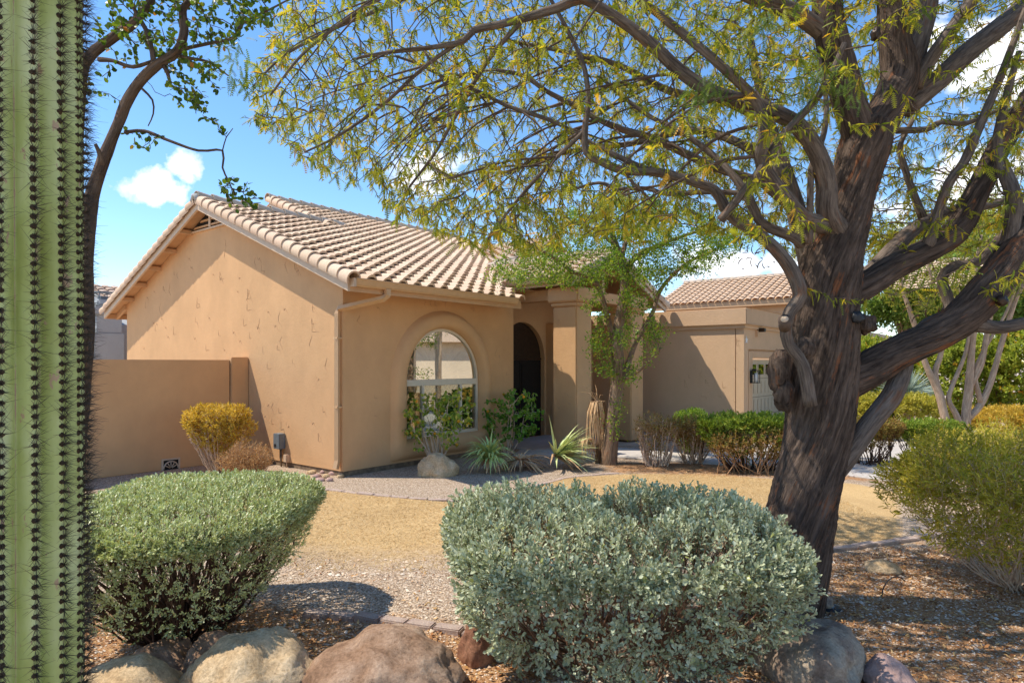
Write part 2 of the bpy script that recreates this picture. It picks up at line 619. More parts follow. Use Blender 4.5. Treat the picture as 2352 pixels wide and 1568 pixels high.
for i in range(13):
    an = math.pi * (i + .5) / 13
    R_ = Matrix.Translation((2.37, .14, 1.60)) @ Matrix.Rotation(-an, 4, 'Y') @ Matrix.Rotation(math.radians(25), 4, 'X')
    k = MB(); k.add([tuple(R_ @ Vector(p)) for p in [(.14, -.008, 0), (.14, .008, 0), (.90, .075, 0), (.90, -.075, 0), (.14, -.008, .006), (.14, .008, .006), (.90, .075, .006), (.90, -.075, .006)]],
                    [(0, 1, 2, 3), (7, 6, 5, 4), (0, 3, 7, 4), (1, 5, 6, 2), (2, 6, 7, 3), (0, 4, 5, 1)])
    k.build('sunburst_slat', M['shutter'], win)
k = MB()
k.tube([(2.37 + .5 * math.cos(math.pi * i / 20), .10, 1.60 + .5 * math.sin(math.pi * i / 20)) for i in range(21)], .008, 6)
k.build('tilt_rod', M['shutter'], win)
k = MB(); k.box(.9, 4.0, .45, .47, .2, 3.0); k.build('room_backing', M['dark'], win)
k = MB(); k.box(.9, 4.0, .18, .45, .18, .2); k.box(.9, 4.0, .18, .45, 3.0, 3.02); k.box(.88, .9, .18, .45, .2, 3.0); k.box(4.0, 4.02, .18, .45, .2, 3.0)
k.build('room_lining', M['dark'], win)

# columns
def column(a0, a1, b0, b1):
    c = empty('porch_column', (0, 0, 0)); c.parent = house
    k = MB(); k.box(a0, a1, b0, b1, 0, 3.131); k.build('shaft', M['stucco'], c, .025)
    k = MB(); k.box(a0 - .035, a1 + .035, b0 - .035, b1 + .035, 3.132, 3.222); k.build('capital_step', M['stucco'], c, .02)
    k = MB(); k.box(a0 - .09, a1 + .09, b0 - .09, b1 + .09, 3.223, 3.545); k.build('capital', M['stucco'], c, .025)
column(5.081, 5.70, -1.287, -.66)
column(7.48, 8.11, -1.287, -.66)
k = MB(); k.box(5.79, 7.39, -1.12, -.82, 3.30, 3.545); k.box(5.2, 5.5, -.57, DB, 3.30, 3.545); k.box(7.65, 7.95, -.57, DB, 3.30, 3.545)
k.build('porch_beam', M['stucco'], house, .01)
k = MB(); k.box(6.50, 6.62, -1.06, -.94, 3.546, 4.30); k.build('king_post', M['wood'], house)
k = MB(); k.box(6.0, 7.12, -1.05, -.95, 3.98, 4.08); k.build('collar_tie', M['wood'], house)
k = MB(); k.box(4.6, 9.4, -.9, DB, .002, .03); k.build('porch_floor', M['concrete'], house)

# ---------------------------------------------------------------- roofs
AE0, AEND = -.326, 10.2
BE = -.575
RB1, RB2, A2 = 4.484, 6.83, 2.67

def slab(pts, th, name, parent, mat):
    """Roof deck: polygon of 3-D points with vertical thickness."""
    n = len(pts)
    vs = list(pts) + [(p[0], p[1], p[2] - th) for p in pts]
    mb = MB(); mb.add(vs, [tuple(range(n)), tuple(range(n, 2 * n))[::-1]] + [(i, n + i, n + (i + 1) % n, (i + 1) % n) for i in range(n)])
    return mb.build(name, mat, parent)

dk = .11
roof = slab([(AE0 + .03, BE + .02, Pm(BE) - dk), (3.95, BE + .02, Pm(BE) - dk), (4.75, .6, Pm(.6) - dk), (9.5, 5.3, Pm(5.3) - dk), (AEND, RB2, Pm(RB2) - dk), (A2 + .03, RB2, Pm(RB2) - dk),
             (A2 + .03, RB1, Pm(RB1) - dk), (AE0 + .03, RB1, Pm(RB1) - dk)], .04, 'main_roof', house, M['wood'])
def Pb(b, rb): return Pm(rb) - .402 * (b - rb)
slab([(AE0 + .03, RB1, Pm(RB1) - dk), (A2 + .03, RB1, Pm(RB1) - dk), (A2 + .03, 9.54, Pb(9.54, RB1) - dk), (AE0 + .03, 9.54, Pb(9.54, RB1) - dk)], .04, 'roof_deck', roof, M['wood'])
slab([(A2 + .03, RB2, Pm(RB2) - dk), (14, RB2, Pm(RB2) - dk), (14, 13, Pb(13, RB2) - dk), (A2 + .03, 13, Pb(13, RB2) - dk)], .04, 'roof_deck', roof, M['wood'])
# wall of the higher gable above the lower roof
k = MB(); k.prism([(RB1, Pm(RB1) - .35), (RB1, Pm(RB1) - .17), (RB2, Pm(RB2) - .17), (11.2, Pb(11.2, RB2) - .17), (11.2, 3.0), (9.2, 3.0), (RB1 + .4, Pm(RB1) - .6)], 0, A2 + .32, A2 + .45)
k.build('upper_gable_wall', M['stucco'], house)

porch_roof = slab([(4.80, -1.38, P2(4.80) - dk), (6.558, -1.38, P2(6.558) - dk), (6.558, 2.6, P2(6.558) - dk), (4.80, .7, P2(4.80) - dk)], .04, 'porch_roof', house, M['wood'])
def P2r(a): return P2(6.558) - .40 * (a - 6.558)
slab([(6.558, -1.38, P2(6.558) - dk), (9.1, -1.38, P2r(9.1) - dk), (9.1, .9, P2r(9.1) - dk), (6.558, 2.6, P2(6.558) - dk)], .04, 'roof_deck', porch_roof, M['wood'])
UB = 2.3
upper = slab([(6.6, UB, P2(6.6) - dk), (9.5, UB, P2(9.5) - dk), (9.5, 9, P2(9.5) - dk), (6.6, 9, P2(6.6) - dk)], .04, 'cross_roof', house, M['wood'])
slab([(9.5, UB, P2(9.5) - dk), (12.3, UB, P2(6.7) - dk), (12.3, 9, P2(6.7) - dk), (9.5, 9, P2(9.5) - dk)], .04, 'roof_deck', upper, M['wood'])
k = MB(); k.prism([(6.62, P2(6.6) - .16), (9.5, P2(9.5) - .16), (12.2, P2(6.75) - .16), (12.2, P2(6.75) - .5), (6.62, P2(6.6) - .5)], 1, UB + .3, UB + .42)
k.build('cross_gable_wall', M['stucco'], house)

# house behind the garage: a thing of its own with the same alignment
GRA0 = 20.0
gbl = fb(1500, GRA0)
gz_e = zat(708, GRA0, fb(1512, GRA0)); 
back = empty('tile_roofed_house', hw(GRA0, gbl), YAW, 'tan house with a tile roof rising behind the flat garage parapet', 'house')
GRUN = 3.3; GLEN = gbl - fb(1850, GRA0)
groof = slab([(.03, -GLEN, gz_e + .12), (GRUN, -GLEN, gz_e + .12 + .4 * GRUN), (GRUN, 0, gz_e + .12 + .4 * GRUN), (.03, 0, gz_e + .12)], .05, 'roof', back, M['wood'])
slab([(GRUN, -GLEN, gz_e + .12 + .4 * GRUN), (2 * GRUN, -GLEN, gz_e + .12), (2 * GRUN, 0, gz_e + .12), (GRUN, 0, gz_e + .12 + .4 * GRUN)], .05, 'roof_deck', groof, M['wood'])
k = MB(); k.box(.03, .08, -GLEN, 0, gz_e - .12, gz_e + .10); k.build('fascia', M['wood'], back)
k = MB(); k.box(.45, 2 * GRUN - .4, -GLEN + .4, -.4, 0, gz_e + .06); k.build('wall', M['stucco2'], back)

# tiles: S profile, tapered barrel so that each front edge stands over the tile below
TP, TC = .325, .2865            # pitch across, course up the slope


def tile_mesh(p=TP, c=TC, seg=7):
    L = c * 1.22
    prof = []
    pan0, pan1 = -.02, p * .30
    cxb = (pan1 + p + .02) / 2; rb = (p + .02 - pan1) / 2
    def section(h, w):
        pts = [(pan0, .018), ((pan0 + pan1) / 2, .006), (pan1, .014)]
        for i in range(1, seg):
            an = math.pi * (1 - i / seg)
            pts.append((cxb + w * math.cos(an), .014 + h * math.sin(an) ** 1.35))
        pts.append((p + .02, .014))
        return pts
    fr_ = section(.078, rb); bk = section(.048, rb * .94)
    n = len(fr_)
    lf = [.006 + .046 * max(0, z - .014) / .078 for _, z in fr_]
    top_f = [(x, 0, z + q) for (x, z), q in zip(fr_, lf)]
    bot_f = [(x, 0.002, max(-.004, z + q - .012 - .034 * max(0, z - .014) / .078)) for (x, z), q in zip(fr_, lf)]
    bk_t = [(x, L, z - .008) for x, z in bk]
    V = top_f + bk_t + top_f + bot_f                    # the lip has its own corners, so the top shades smoothly
    Fs = []
    for i in range(n - 1): Fs.append((i, i + 1, n + i + 1, n + i))
    for i in range(n - 1): Fs.append((3 * n + i, 3 * n + i + 1, 2 * n + i + 1, 2 * n + i))
    return np.array(V), Fs


TV, TF = tile_mesh()
tmesh = bpy.data.meshes.new('roof_tile')
tmesh.from_pydata([tuple(v) for v in TV], [], TF)
tmesh.polygons.foreach_set('use_smooth', [True] * len(TF))
tmesh.materials.append(M['tile'])
RT = random.Random(5)
tiles = []       # (matrix in house frame, parent, distance)


def lay(origin, u, v, ncol, nrow, keep, parent):
    n = u.cross(v).normalized()
    for r in range(nrow):
        for c in range(ncol):
            o = origin + u * (c * TP) + v * (r * TC)
            ce = o + u * TP * .5 + v * TC * .5
            if not keep(ce):
                continue
            j = .004
            o2 = o + u * RT.uniform(-j, j) + v * RT.uniform(-.007, .007) + n * RT.uniform(-.003, .004)
            uu_ = (u + n * RT.uniform(-.012, .012) + v * RT.uniform(-.01, .01)).normalized()
            n2 = uu_.cross(v).normalized(); v2 = n2.cross(uu_)
            Mx = Matrix(((uu_.x, v2.x, n2.x, o2.x), (uu_.y, v2.y, n2.y, o2.y), (uu_.z, v2.z, n2.z, o2.z), (0, 0, 0, 1)))
            tiles.append((Mx, parent, float(np.linalg.norm(hw(o.x, o.y, o.z) - np.array([0, 0, HC])))))


cs = math.cos(math.atan(.402)); sn = math.sin(math.atan(.402))
um, vm = Vector((1, 0, 0)), Vector((0, cs, sn))
def keep_main(p):
    if p.y > RB1 - .04 and p.x < A2 + .15: return False
    if p.y > RB2 - .04: return False
    if p.y < .667: return p.x < 3.90 + (p.y - BE) * .70
    return p.x < (p.y * .402 + 3.532 - 3.8) / .4 + 4.777 + .12
lay(Vector((AE0 + .16, BE - .09, Pm(BE - .09) - .085)), um, vm, 33, 28, keep_main, roof)
c4, s4 = math.cos(math.atan(.4)), math.sin(math.atan(.4))
u2, v2_ = Vector((0, -1, 0)), Vector((c4, 0, s4))
lay(Vector((4.777 - .08, 2.75, P2(4.697) - .085)), u2, v2_, 13, 7, lambda p: p.x < 6.54 and p.y < bval(p.x) + .1 and p.y > -1.30, porch_roof)
lay(Vector((4.777 - .08 + 6 * TC * c4, 7.3, P2(4.697 + 6 * TC * c4) - .085)), u2, v2_, 16, 12, lambda p: p.x > 6.56 and p.x < 9.45 and p.y < bval(p.x) + .15 and p.y > UB + .1, upper)
u3 = Vector((0, 1, 0)); v3 = Vector((-c4, 0, s4))
lay(Vector((9.16, -1.25, P2r(9.16) - .085)), u3, v3, 11, 10, lambda p: p.x > 6.6, porch_roof)
tiles.sort(key=lambda t: t[2])
for (Mx, par, d_) in tiles[:300]:
    o = link('roof_tile', tmesh, par)
    o.matrix_basis = Mx
for par in (roof, porch_roof, upper):
    rest = [t for t in tiles[300:] if t[1] is par]
    if not rest: continue
    T3 = np.array([np.array(t[0]) for t in rest])
    V = np.einsum('nij,vj->nvi', T3[:, :3, :3], TV) + T3[:, None, :3, 3]
    nv = len(TV)
    Fq = (np.array(TF)[None] + (np.arange(len(rest)) * nv)[:, None, None]).reshape(-1, 4)
    me = mesh_tri('roof_tile_field', V.reshape(-1, 3), Fq, M['tile'], True)
    tag(link('roof_tile_field', me, par), kind='stuff')


def barrel_mesh(L, r0, r1, a0=-20, a1=200, th=.016, seg=12):
    V, Fs = [], []
    for (y, r) in ((0, r0), (L, r1)):
        for rr in (r, r - th):
            for i in range(seg + 1):
                an = math.radians(a0 + (a1 - a0) * i / seg)
                V.append((rr * math.cos(an), y, rr * math.sin(an)))
    n = seg + 1
    V = V + V[:2 * n]                                   # own corners for the lip
    for i in range(seg):
        Fs += [(i + 1, i, 2 * n + i, 2 * n + i + 1), (n + i, n + i + 1, 3 * n + i + 1, 3 * n + i), (4 * n + i, 4 * n + i + 1, 5 * n + i + 1, 5 * n + i)]
    return V, Fs


def barrel_obj_mesh(name, V, Fs, mat):
    me = bpy.data.meshes.new(name); me.from_pydata(V, [], Fs)
    sm = [i % 3 < 2 for i in range(len(Fs))]
    me.polygons.foreach_set('use_smooth', sm); me.materials.append(mat)
    return me


rk = barrel_obj_mesh('rake_tile', *barrel_mesh(TC * 1.2, .135, .112, -35, 185, .028), M['tile'])
rg = barrel_obj_mesh('ridge_tile', *barrel_mesh(.40, .125, .105, -5, 185), M['ridge'])


def run(mesh, name, parent, p0, p1, pitch, up, side_flip=1, tilt=.0):
    p0, p1 = Vector(p0), Vector(p1)
    d = p1 - p0; L = d.length; v = d / L
    n = int(L / pitch + .35)
    for i in range(n):
        o = link(name, mesh, parent)
        u = v.cross(up).normalized() * side_flip
        nn = u.cross(v).normalized() if side_flip > 0 else v.cross(u).normalized()
        vv_ = (v + nn * -.085).normalized()          # front end rides over the one below
        nn = u.cross(vv_).normalized() if side_flip > 0 else vv_.cross(u).normalized()
        pp = p0 + v * (i * pitch) + nn * RT.uniform(-.004, .006)
        o.matrix_basis = Matrix(((u.x, vv_.x, nn.x, pp.x), (u.y, vv_.y, nn.y, pp.y), (u.z, vv_.z, nn.z, pp.z), (0, 0, 0, 1)))


Z = Vector((0, 0, 1))
xr = AE0 + .045
# rake tiles: front and back slopes of the near gable, the upper gable, the porch gable
run(rk, 'rake_tile', roof, (xr, BE - .09, Pm(BE - .09) - .055), (xr, RB1, Pm(RB1) - .055), TC, Z, -1)
run(rk, 'rake_tile', roof, (xr, 9.63, Pb(9.63, RB1) - .055), (xr, RB1, Pb(RB1, RB1) - .055), TC, Z, 1)
run(rk, 'rake_tile', roof, (A2 + .06, RB1 - .25, Pm(RB1 - .25) - .045), (A2 + .06, RB2, Pm(RB2) - .045), TC, Z, -1)
run(rk, 'rake_tile', porch_roof, (4.697, -1.37, P2(4.697) - .055), (6.558, -1.37, P2(6.558) - .055), TC, Z, 1)
run(rk, 'rake_tile', porch_roof, (9.18, -1.37, P2r(9.18) - .055), (6.558, -1.37, P2r(6.558) - .055), TC, Z, -1)
run(rg, 'ridge_tile', roof, (AE0 - .03, RB1, Pm(RB1) - .01), (A2 + .5, RB1, Pm(RB1) - .01), .33, Z)
run(rg, 'ridge_tile', roof, (A2 - .07, RB2, Pm(RB2) - .01), (9.9, RB2, Pm(RB2) - .01), .33, Z)
run(rg, 'ridge_tile', porch_roof, (6.558, -1.45, P2(6.558) - .01), (6.558, 2.6, P2(6.558) - .01), .33, Z)
run(rg, 'ridge_tile', upper, (9.5, UB - .05, P2(9.5) - .01), (9.5, 8, P2(9.5) - .01), .33, Z)
k = MB(); k.tube([(AE0 - .035, RB1 - .1, Pm(RB1) - .12), (AE0 - .035, RB1 - .04, Pm(RB1) + .01), (AE0 - .035, RB1 + .05, Pm(RB1) + .02), (AE0 - .035, RB1 + .12, Pm(RB1) - .1)], .055, 8); k.build('ridge_mortar', M['mortar'], roof)
k = MB(); k.tube([(8.0, 6.0, Pm(6.0) - .05), (8.0, 6.0, Pm(6.0) + .28)], .05, 10); k.build('vent_pipe', M['black'], roof)

# barge boards, fascia, soffit pieces
def bar3(mb, p, q, h, t_axis, t0, t1):
    """Board from p to q (in the plane of the axis), h tall downwards."""
    (y0, z0), (y1, z1) = p, q
    mb.prism([(y0, z0), (y1, z1), (y1, z1 - h), (y0, z0 - h)], t_axis, t0, t1)
k = MB(); bar3(k, (BE, Pm(BE) - .055), (RB1, Pm(RB1) - .055), .216, 0, AE0 - .005, AE0 + .04); k.build('barge_board', M['rake_wood'], house)
k = MB(); bar3(k, (RB1, Pm(RB1) - .055), (9.54, Pb(9.54, RB1) - .055), .216, 0, AE0 - .005, AE0 + .04); k.build('barge_board', M['rake_wood'], house)
k = MB(); bar3(k, (RB1 + .1, Pm(RB1 + .1) - .055), (RB2, Pm(RB2) - .055), .216, 0, A2, A2 + .045); k.build('barge_board', M['rake_wood'], house)
k = MB(); bar3(k, (4.777, P2(4.777) - .055), (6.558, P2(6.558) - .055), .20, 1, -1.42, -1.375); k.build('barge_board', M['rake_wood'], house)
k = MB(); bar3(k, (6.558, P2(6.558) - .055), (9.12, P2r(9.12) - .055), .20, 1, -1.42, -1.375); k.build('barge_board', M['rake_wood'], house)
k = MB(); k.box(AE0 + .041, 4.06, BE, BE + .035, 3.03, 3.20); k.build('fascia', M['wood'], house)
k = MB(); k.prism([(BE - .003, 3.11), (BE - .06, 3.11), (BE - .085, 3.14), (BE - .115, 3.22), (BE - .125, 3.225), (BE - .125, 3.24), (BE - .108, 3.24), (BE - .07, 3.125), (BE - .003, 3.122)], 0, AE0 + .09, 3.86)
k.build('gutter', M['gutter'], house)
k = MB(); k.box(AE0 + .04, AE0 + .088, BE - .10, BE - .001, 3.10, 3.235); k.build('gutter_cap', M['rake_wood'], house)
k = MB(); k.box(4.80, 4.835, -1.374, .75, 3.56, 3.715); k.build('fascia', M['wood'], house)
k = MB(); k.prism([(4.797, 3.62), (4.74, 3.62), (4.715, 3.65), (4.685, 3.73), (4.675, 3.735), (4.675, 3.75), (4.692, 3.75), (4.73, 3.634), (4.797, 3.632)], 1, -1.37, .80); k.build('gutter', M['gutter'], house)
for bb in (5.35, 6.15, 6.95, 7.75, 8.5):
    k = MB(); k.box(AE0 + .042, -.002, bb, bb + .09, Pb(bb, RB1) - .29, Pb(bb + .09, RB1) - .165); k.build('lookout_beam', M['wood'], house)
for bb in (.7, 1.7, 2.7, 3.7):
    k = MB(); k.box(AE0 + .042, -.002, bb, bb + .09, Pm(bb) - .27, Pm(bb) - .165); k.build('lookout_beam', M['wood'], house)
k = MB(); bar3(k, (GW + .001, Pb(GW, RB1) - .165), (9.53, Pb(9.53, RB1) - .165), .12, 0, -.06, 0.0); k.box(AE0 + .042, 4, 9.50, 9.535, 3.03, 3.15); k.build('soffit_board', M['wood'], house)

# gable vent
vent = empty('gable_vent', (0, 0, 0)); vent.parent = house
zv = Pm(RB1) - .58
hw_ = (Pm(RB1) - .17 - zv) / .402
k = MB(); k.prism([(RB1 - hw_, zv), (RB1 + hw_, zv), (RB1, Pm(RB1) - .17)], 0, -.012, -.002); k.build('vent_backing', M['dark'], vent)
for i in range(5):
    z_ = zv + .03 + i * .115
    h_ = (Pm(RB1) - .20 - z_ - .05) / .402
    if h_ > .05:
        k = MB(); k.prism([(RB1 - h_, z_), (RB1 + h_, z_), (RB1 + h_ - .08, z_ + .035), (RB1 - h_ + .08, z_ + .035)], 0, -.055, -.014); k.build('vent_slat', M['wood'], vent)
k = MB(); k.box(-.07, -.056, RB1 - .04, RB1 + .04, zv, Pm(RB1) - .23); k.build('vent_post', M['rake_wood'], vent)
k = MB(); k.box(-.05, -.001, RB1 - hw_, RB1 + hw_, zv - .035, zv - .002); k.build('vent_sill', M['rake_wood'], vent)

# downspout
k = MB()
k.tube([(.42, BE - .06, 3.12), (.42, BE - .06, 3.02), (.36, BE - .02, 2.96), (-.04, .055, 2.80), (-.055, .07, 2.72), (-.055, .07, .28), (-.09, .07, .14)], 0, rect=(.035, .045))
k.build('downspout', M['gutter'], house)
for z_ in (1.15, 2.3):
    k = MB(); k.box(-.105, -.001, .015, .125, z_, z_ + .03); k.build('downspout_strap', M['gutter'], house)

# trowel and crack marks standing out of the stucco
RC = random.Random(21)
k = MB()
def mark(P, s):
    kind = RC.random()
    pts = [(0, 0)]
    if kind < .45:
        pts = [(0, RC.uniform(.07, .16)), (0, 0.0), (RC.uniform(.03, .09), RC.uniform(-.01, .02))][::RC.choice((1, -1))]
        if RC.random() < .4: pts.append((RC.uniform(.05, .09), -RC.uniform(.04, .1)))
    elif kind < .7:
        pts = [(0, .15), (RC.uniform(-.04, -.01), .08), (RC.uniform(-.05, .0), .02), (.02, -.06)]
    else:
        pts = [(0, .06), (.03, .0), (.05, .03), (.09, -.05)]
    pts = [(x * 1.5, y) for x, y in pts]
    sub = []
    for i in range(len(pts) - 1):
        for q in range(5):
            t_ = q / 5
            sub.append((pts[i][0] * (1 - t_) + pts[i + 1][0] * t_ + RC.uniform(-.002, .002), pts[i][1] * (1 - t_) + pts[i + 1][1] * t_ + RC.uniform(-.002, .002)))
    sub.append(pts[-1])
    rr = [max(.0015, .0045 * math.sin(math.pi * (i + .4) / len(sub))) for i in range(len(sub))]
    k.tube([P(x * s, y * s) for x, y in sub], rr, 5, False)
cnt = 0
while cnt < 75:
    b0, z0 = RC.uniform(.3, 8.7), RC.uniform(.5, 5.0)
    zt = Pm(b0) if b0 < RB1 else Pb(b0, RB1)
    if z0 > zt - .5 or (b0 > 2.7 and z0 < 2.1): continue
    mark(lambda x, y: (-.0015, b0 - x, z0 + y), RC.uniform(.7, 1.5)); cnt += 1
for i in range(14):
    a0, z0 = RC.choice((RC.uniform(.15, .9), RC.uniform(3.9, 4.4), RC.uniform(.2, 4.3))), RC.uniform(.5, 2.9)
    if .95 < a0 < 3.8: z0 = RC.uniform(2.95, 3.0)
    mark(lambda x, y: (a0 + x, -.0015, z0 + y), RC.uniform(.5, 1.0))
for i in range(7):
    b0, z0 = RC.uniform(-1.1, -.75), RC.uniform(.6, 2.9)
    mark(lambda x, y: (5.081 - .0015, b0 - x * .8, z0 + y), .9)
for i in range(12):
    b0, z0 = RC.uniform(-3.2, -1.6), RC.uniform(.9, 2.6)
    mark(lambda x, y: (9.435 - .0015, b0 - x, z0 + y), RC.uniform(.8, 1.3))
tag(k.build('trowel_mark', M['crack'], house), kind='stuff')

# ---------------------------------------------------------------- garage wing
GA, GB = 9.435, -3.344
gw = MB()
gw.box(GA, GA + .2, GB + .22, DB + 3, 0, 2.84)
gw.build('garage_side_wall', M['stucco2'], house)
gw = MB()
gw.box(GA, 9.73, GB, GB + .2, 0, 2.84); gw.box(9.73, 10.1, GB + .06, GB + .2, 0, 2.84); gw.box(10.1, 14.9, GB + .06, GB + .2, 2.03, 2.84); gw.box(14.9, 16, GB, GB + .2, 0, 2.84)
gw.box(9.73, 14.9, GB, GB + .058, 2.245, 2.84)
gw.build('garage_front_wall', M['stucco2'], house)
k = MB(); k.box(9.80, 10.1, GB + .01, GB + .058, 0, 2.2); k.box(10.1, 14.9, GB + .01, GB + .058, 2.03, 2.2); k.build('garage_trim', M['stucco2'], house, .015)
k = MB()
k.box(GA - .10, GA + .25, GB - .10, DB + 3, 2.842, 3.262); k.box(GA + .25, 16, GB - .10, GB + .25, 2.842, 3.262)
k.build('parapet', M['stucco2'], house, .02)
k = MB(); k.box(GA - .045, GA - .001, GB - .045, DB + 3, 2.76, 2.841); k.box(GA, 16, GB - .045, GB - .001, 2.76, 2.841); k.build('parapet_step', M['stucco2'], house)
k = MB(); k.box(GA + .25, 16, GB + .25, DB + 3, 2.9, 2.95); k.build('flat_roof', M['concrete'], house)
gd = MB(); gd.box(10.102, 14.88, GB + .12, GB + .16, 0, 1.985); gdo = gd.build('garage_door', M['gdoor'], house)
for r in range(4):
    for c in range(8):
        x0 = 10.2 + c * .585; z0 = .06 + r * .485
        if r == 3:
            k = MB(); k.box(x0, x0 + .48, GB + .105, GB + .119, z0 + .05, z0 + .38); f_ = k.build('door_window', M['gdoor'], gdo, .006)
            k = MB(); k.box(x0 + .04, x0 + .44, GB + .099, GB + .104, z0 + .09, z0 + .34); k.build('pane', M['glass'], f_)
            k = MB(); k.box(x0 + .03, x0 + .45, GB + .1041, GB + .1046, z0 + .08, z0 + .35); k.build('backing', M['dark'], f_)
        else:
            for q in (0, .27):
                k = MB(); k.box(x0 + q, x0 + q + .21, GB + .108, GB + .119, z0 + .07, z0 + .40); k.build('door_panel', M['gdoor'], gdo, .006)
    if r:
        k = MB(); k.box(10.11, 14.87, GB + .117, GB + .12, .03 + r * .485, .042 + r * .485); k.build('panel_joint', M['foundation'], gdo)

# lantern by the garage door: hung on the house, a thing of its own
ln = empty('wall_lantern', hw(9.94, GB - .001, 1.55), YAW, 'black box lantern with a glass cylinder beside the garage door', 'lantern')
k = MB(); k.box(-.05, .05, -.02, .009, -.16, .16); k.build('back_plate', M['black'], ln)
k = MB(); k.box(-.02, .02, -.13, -.02, .17, .20); k.build('bracket', M['black'], ln)
k = MB()
for x in (-.075, .062):
    for y in (-.20, -.063):
        k.box(x, x + .013, y, y + .013, -.14, .15)
k.box(-.085, .085, -.21, -.04, .15, .168); k.box(-.085, .085, -.21, -.04, -.155, -.14)
k.build('cage', M['black'], ln)
k = MB(); k.tube([(0, -.125, -.13), (0, -.125, .1)], .038, 12); k.build('glass_tube', M['white'], ln)
fl = empty('flood_light', hw(10.45, GB - .05, 2.75), YAW, 'small brown box light under the parapet above the garage door', 'light')
k = MB(); k.box(-.07, .07, -.14, .05, -.05, .05); k.build('housing', M['bronze'], fl, .01)
k = MB(); k.box(-.2, -.16, -.02, .05, -.18, -.02); k.build('junction', M['stucco2'], fl)
st = empty('star_ornament', hw(9.60, GB - .012, 2.47), YAW, 'pale metal star ornament on the garage corner below the parapet', 'ornament')
k = MB(); pts = [((.10 if i % 2 == 0 else .04) * math.cos(math.pi * i / 5 + .3), (.10 if i % 2 == 0 else .04) * math.sin(math.pi * i / 5 + .3)) for i in range(10)]
k.prism(pts, 1, 0, .011); k.build('star', M['white'], st)

# ---------------------------------------------------------------- garden wall
WB = 3.041
gwall = empty('garden_wall', hw(0, WB), YAW, 'orange tan stucco garden wall running left from the gable end', 'wall')
k = MB(); k.box(-9, -.372, .001, .2, 0, 1.958); wl = k.build('wall_panel', M['stucco'], gwall, .012)
k = MB(); k.box(-.352, -.004, -.03, .23, 0, 2.012); k.build('end_pillar', M['stucco'], gwall, .012)
k = MB(); k.box(-.371, -.353, .03, .17, 0, 1.95); k.build('wall_joint', M['foundation'], gwall)
vb = MB(); ax = -1.46
vb.prism([(ax - .16, .0), (ax - .16, .20), (ax + .16, .20), (ax + .16, .0), (ax + .13, .0), (ax + .13, .17), (ax - .13, .17), (ax - .13, .0)], 1, -.012, 0.0)
v_ = vb.build('vent_block', M['pstucco'], gwall)
k = MB(); k.box(ax - .13, ax + .13, -.004, 0.0, 0, .169); k.build('vent_recess', M['dark'], v_)
k = MB()
for i in range(1, 6):
    an = math.pi * i / 6
    k.tube([(ax + .02 * math.cos(an), -.008, .02 + .02 * math.sin(an)), (ax + .13 * math.cos(an), -.008, .02 + .13 * math.sin(an))], .009, 5)
k.tube([(ax + .125 * math.cos(math.pi * i / 14), -.008, .02 + .125 * math.sin(math.pi * i / 14)) for i in range(15)], .012, 5)
k.build('wheel_spoke', M['pstucco'], v_)

# ---------------------------------------------------------------- boxes on the gable wall
ub = empty('utility_box', hw(-.001, 1.82, .47), YAW + math.pi, 'grey metal controller box mounted low on the gable wall', 'utility box')
k = MB(); k.box(.0, .13, -.10, .10, -.14, .14); k.build('case', M['grey_metal'], ub, .008)
k = MB(); k.box(.131, .136, -.06, .0, -.10, -.05); k.build('latch', M['black'], ub)
k = MB(); k.tube([(.05, .04, -.14), (.05, .04, -.47)], .014, 8); k.tube([(.05, -.0, -.14), (.05, -.0, -.30), (.04, .03, -.47)], .010, 8); k.build('conduit', M['foundation'], ub)
ob = empty('outlet_box', hw(-.001, 1.62, .17), YAW + math.pi, 'small tan outlet box on the gable wall below the grey box', 'outlet box')
k = MB(); k.box(0, .08, -.05, .05, -.07, .07); k.build('cover', M['rake_wood'], ob, .008)
k = MB(); k.tube([(.04, 0, -.07), (.04, .0, -.17)], .012, 8); k.build('conduit', M['rake_wood'], ob)

# ================================================================ ground
def gz(x, y):
    """Ground height: gentle unevenness that dies out near the house."""
    a = (x - HOUSE[0]) * E1[0] + (y - HOUSE[1]) * E1[1]
    b = (x - HOUSE[0]) * E2[0] + (y - HOUSE[1]) * E2[1]
    k = np.clip((10.6 - y) / 2.0, 0, 1) * np.clip((y - 1.0), 0, 1)
    return k * (.028 * np.sin(x * 1.7 + .6 * y) * np.cos(y * 1.3 - .4 * x) + .012 * np.sin(4.1 * x + 1) * np.sin(3.7 * y))


lawn_px = [(560, 1112), (660, 1112), (720, 1120), (820, 1135), (950, 1147), (1080, 1148), (1180, 1131), (1300, 1096), (1450, 1088), (1620, 1088), (1780, 1100),
           (1960, 1110), (2060, 1130), (2070, 1240), (1900, 1258), (1700, 1290), (1040, 1310), (680, 1310), (480, 1240)]
lawn = [tuple(gat(*p)[:2]) for p in lawn_px]
mulch = [[tuple(gat(*p)[:2]) for p in [(1890, 1275), (2060, 1255), (2500, 1240), (2700, 1420), (2700, 1560), (2400, 1720), (1990, 1760), (1600, 1700), (1700, 1420)]],
         [tuple(gat(*p)[:2]) for p in [(-100, 1420), (300, 1400), (620, 1385), (720, 1420), (1100, 1470), (1250, 1500), (1300, 1760), (-100, 1760)]],
         [tuple(gat(*p)[:2]) for p in [(1390, 1062), (1800, 1066), (2060, 1066), (2060, 1105), (1780, 1096), (1400, 1084)]]]


def soft(P, poly, w):
    d = poly_dist(P, poly)
    s = np.where(in_poly(P, poly), d, -d)
    return np.clip(s / w * .5 + .5, 0, 1)


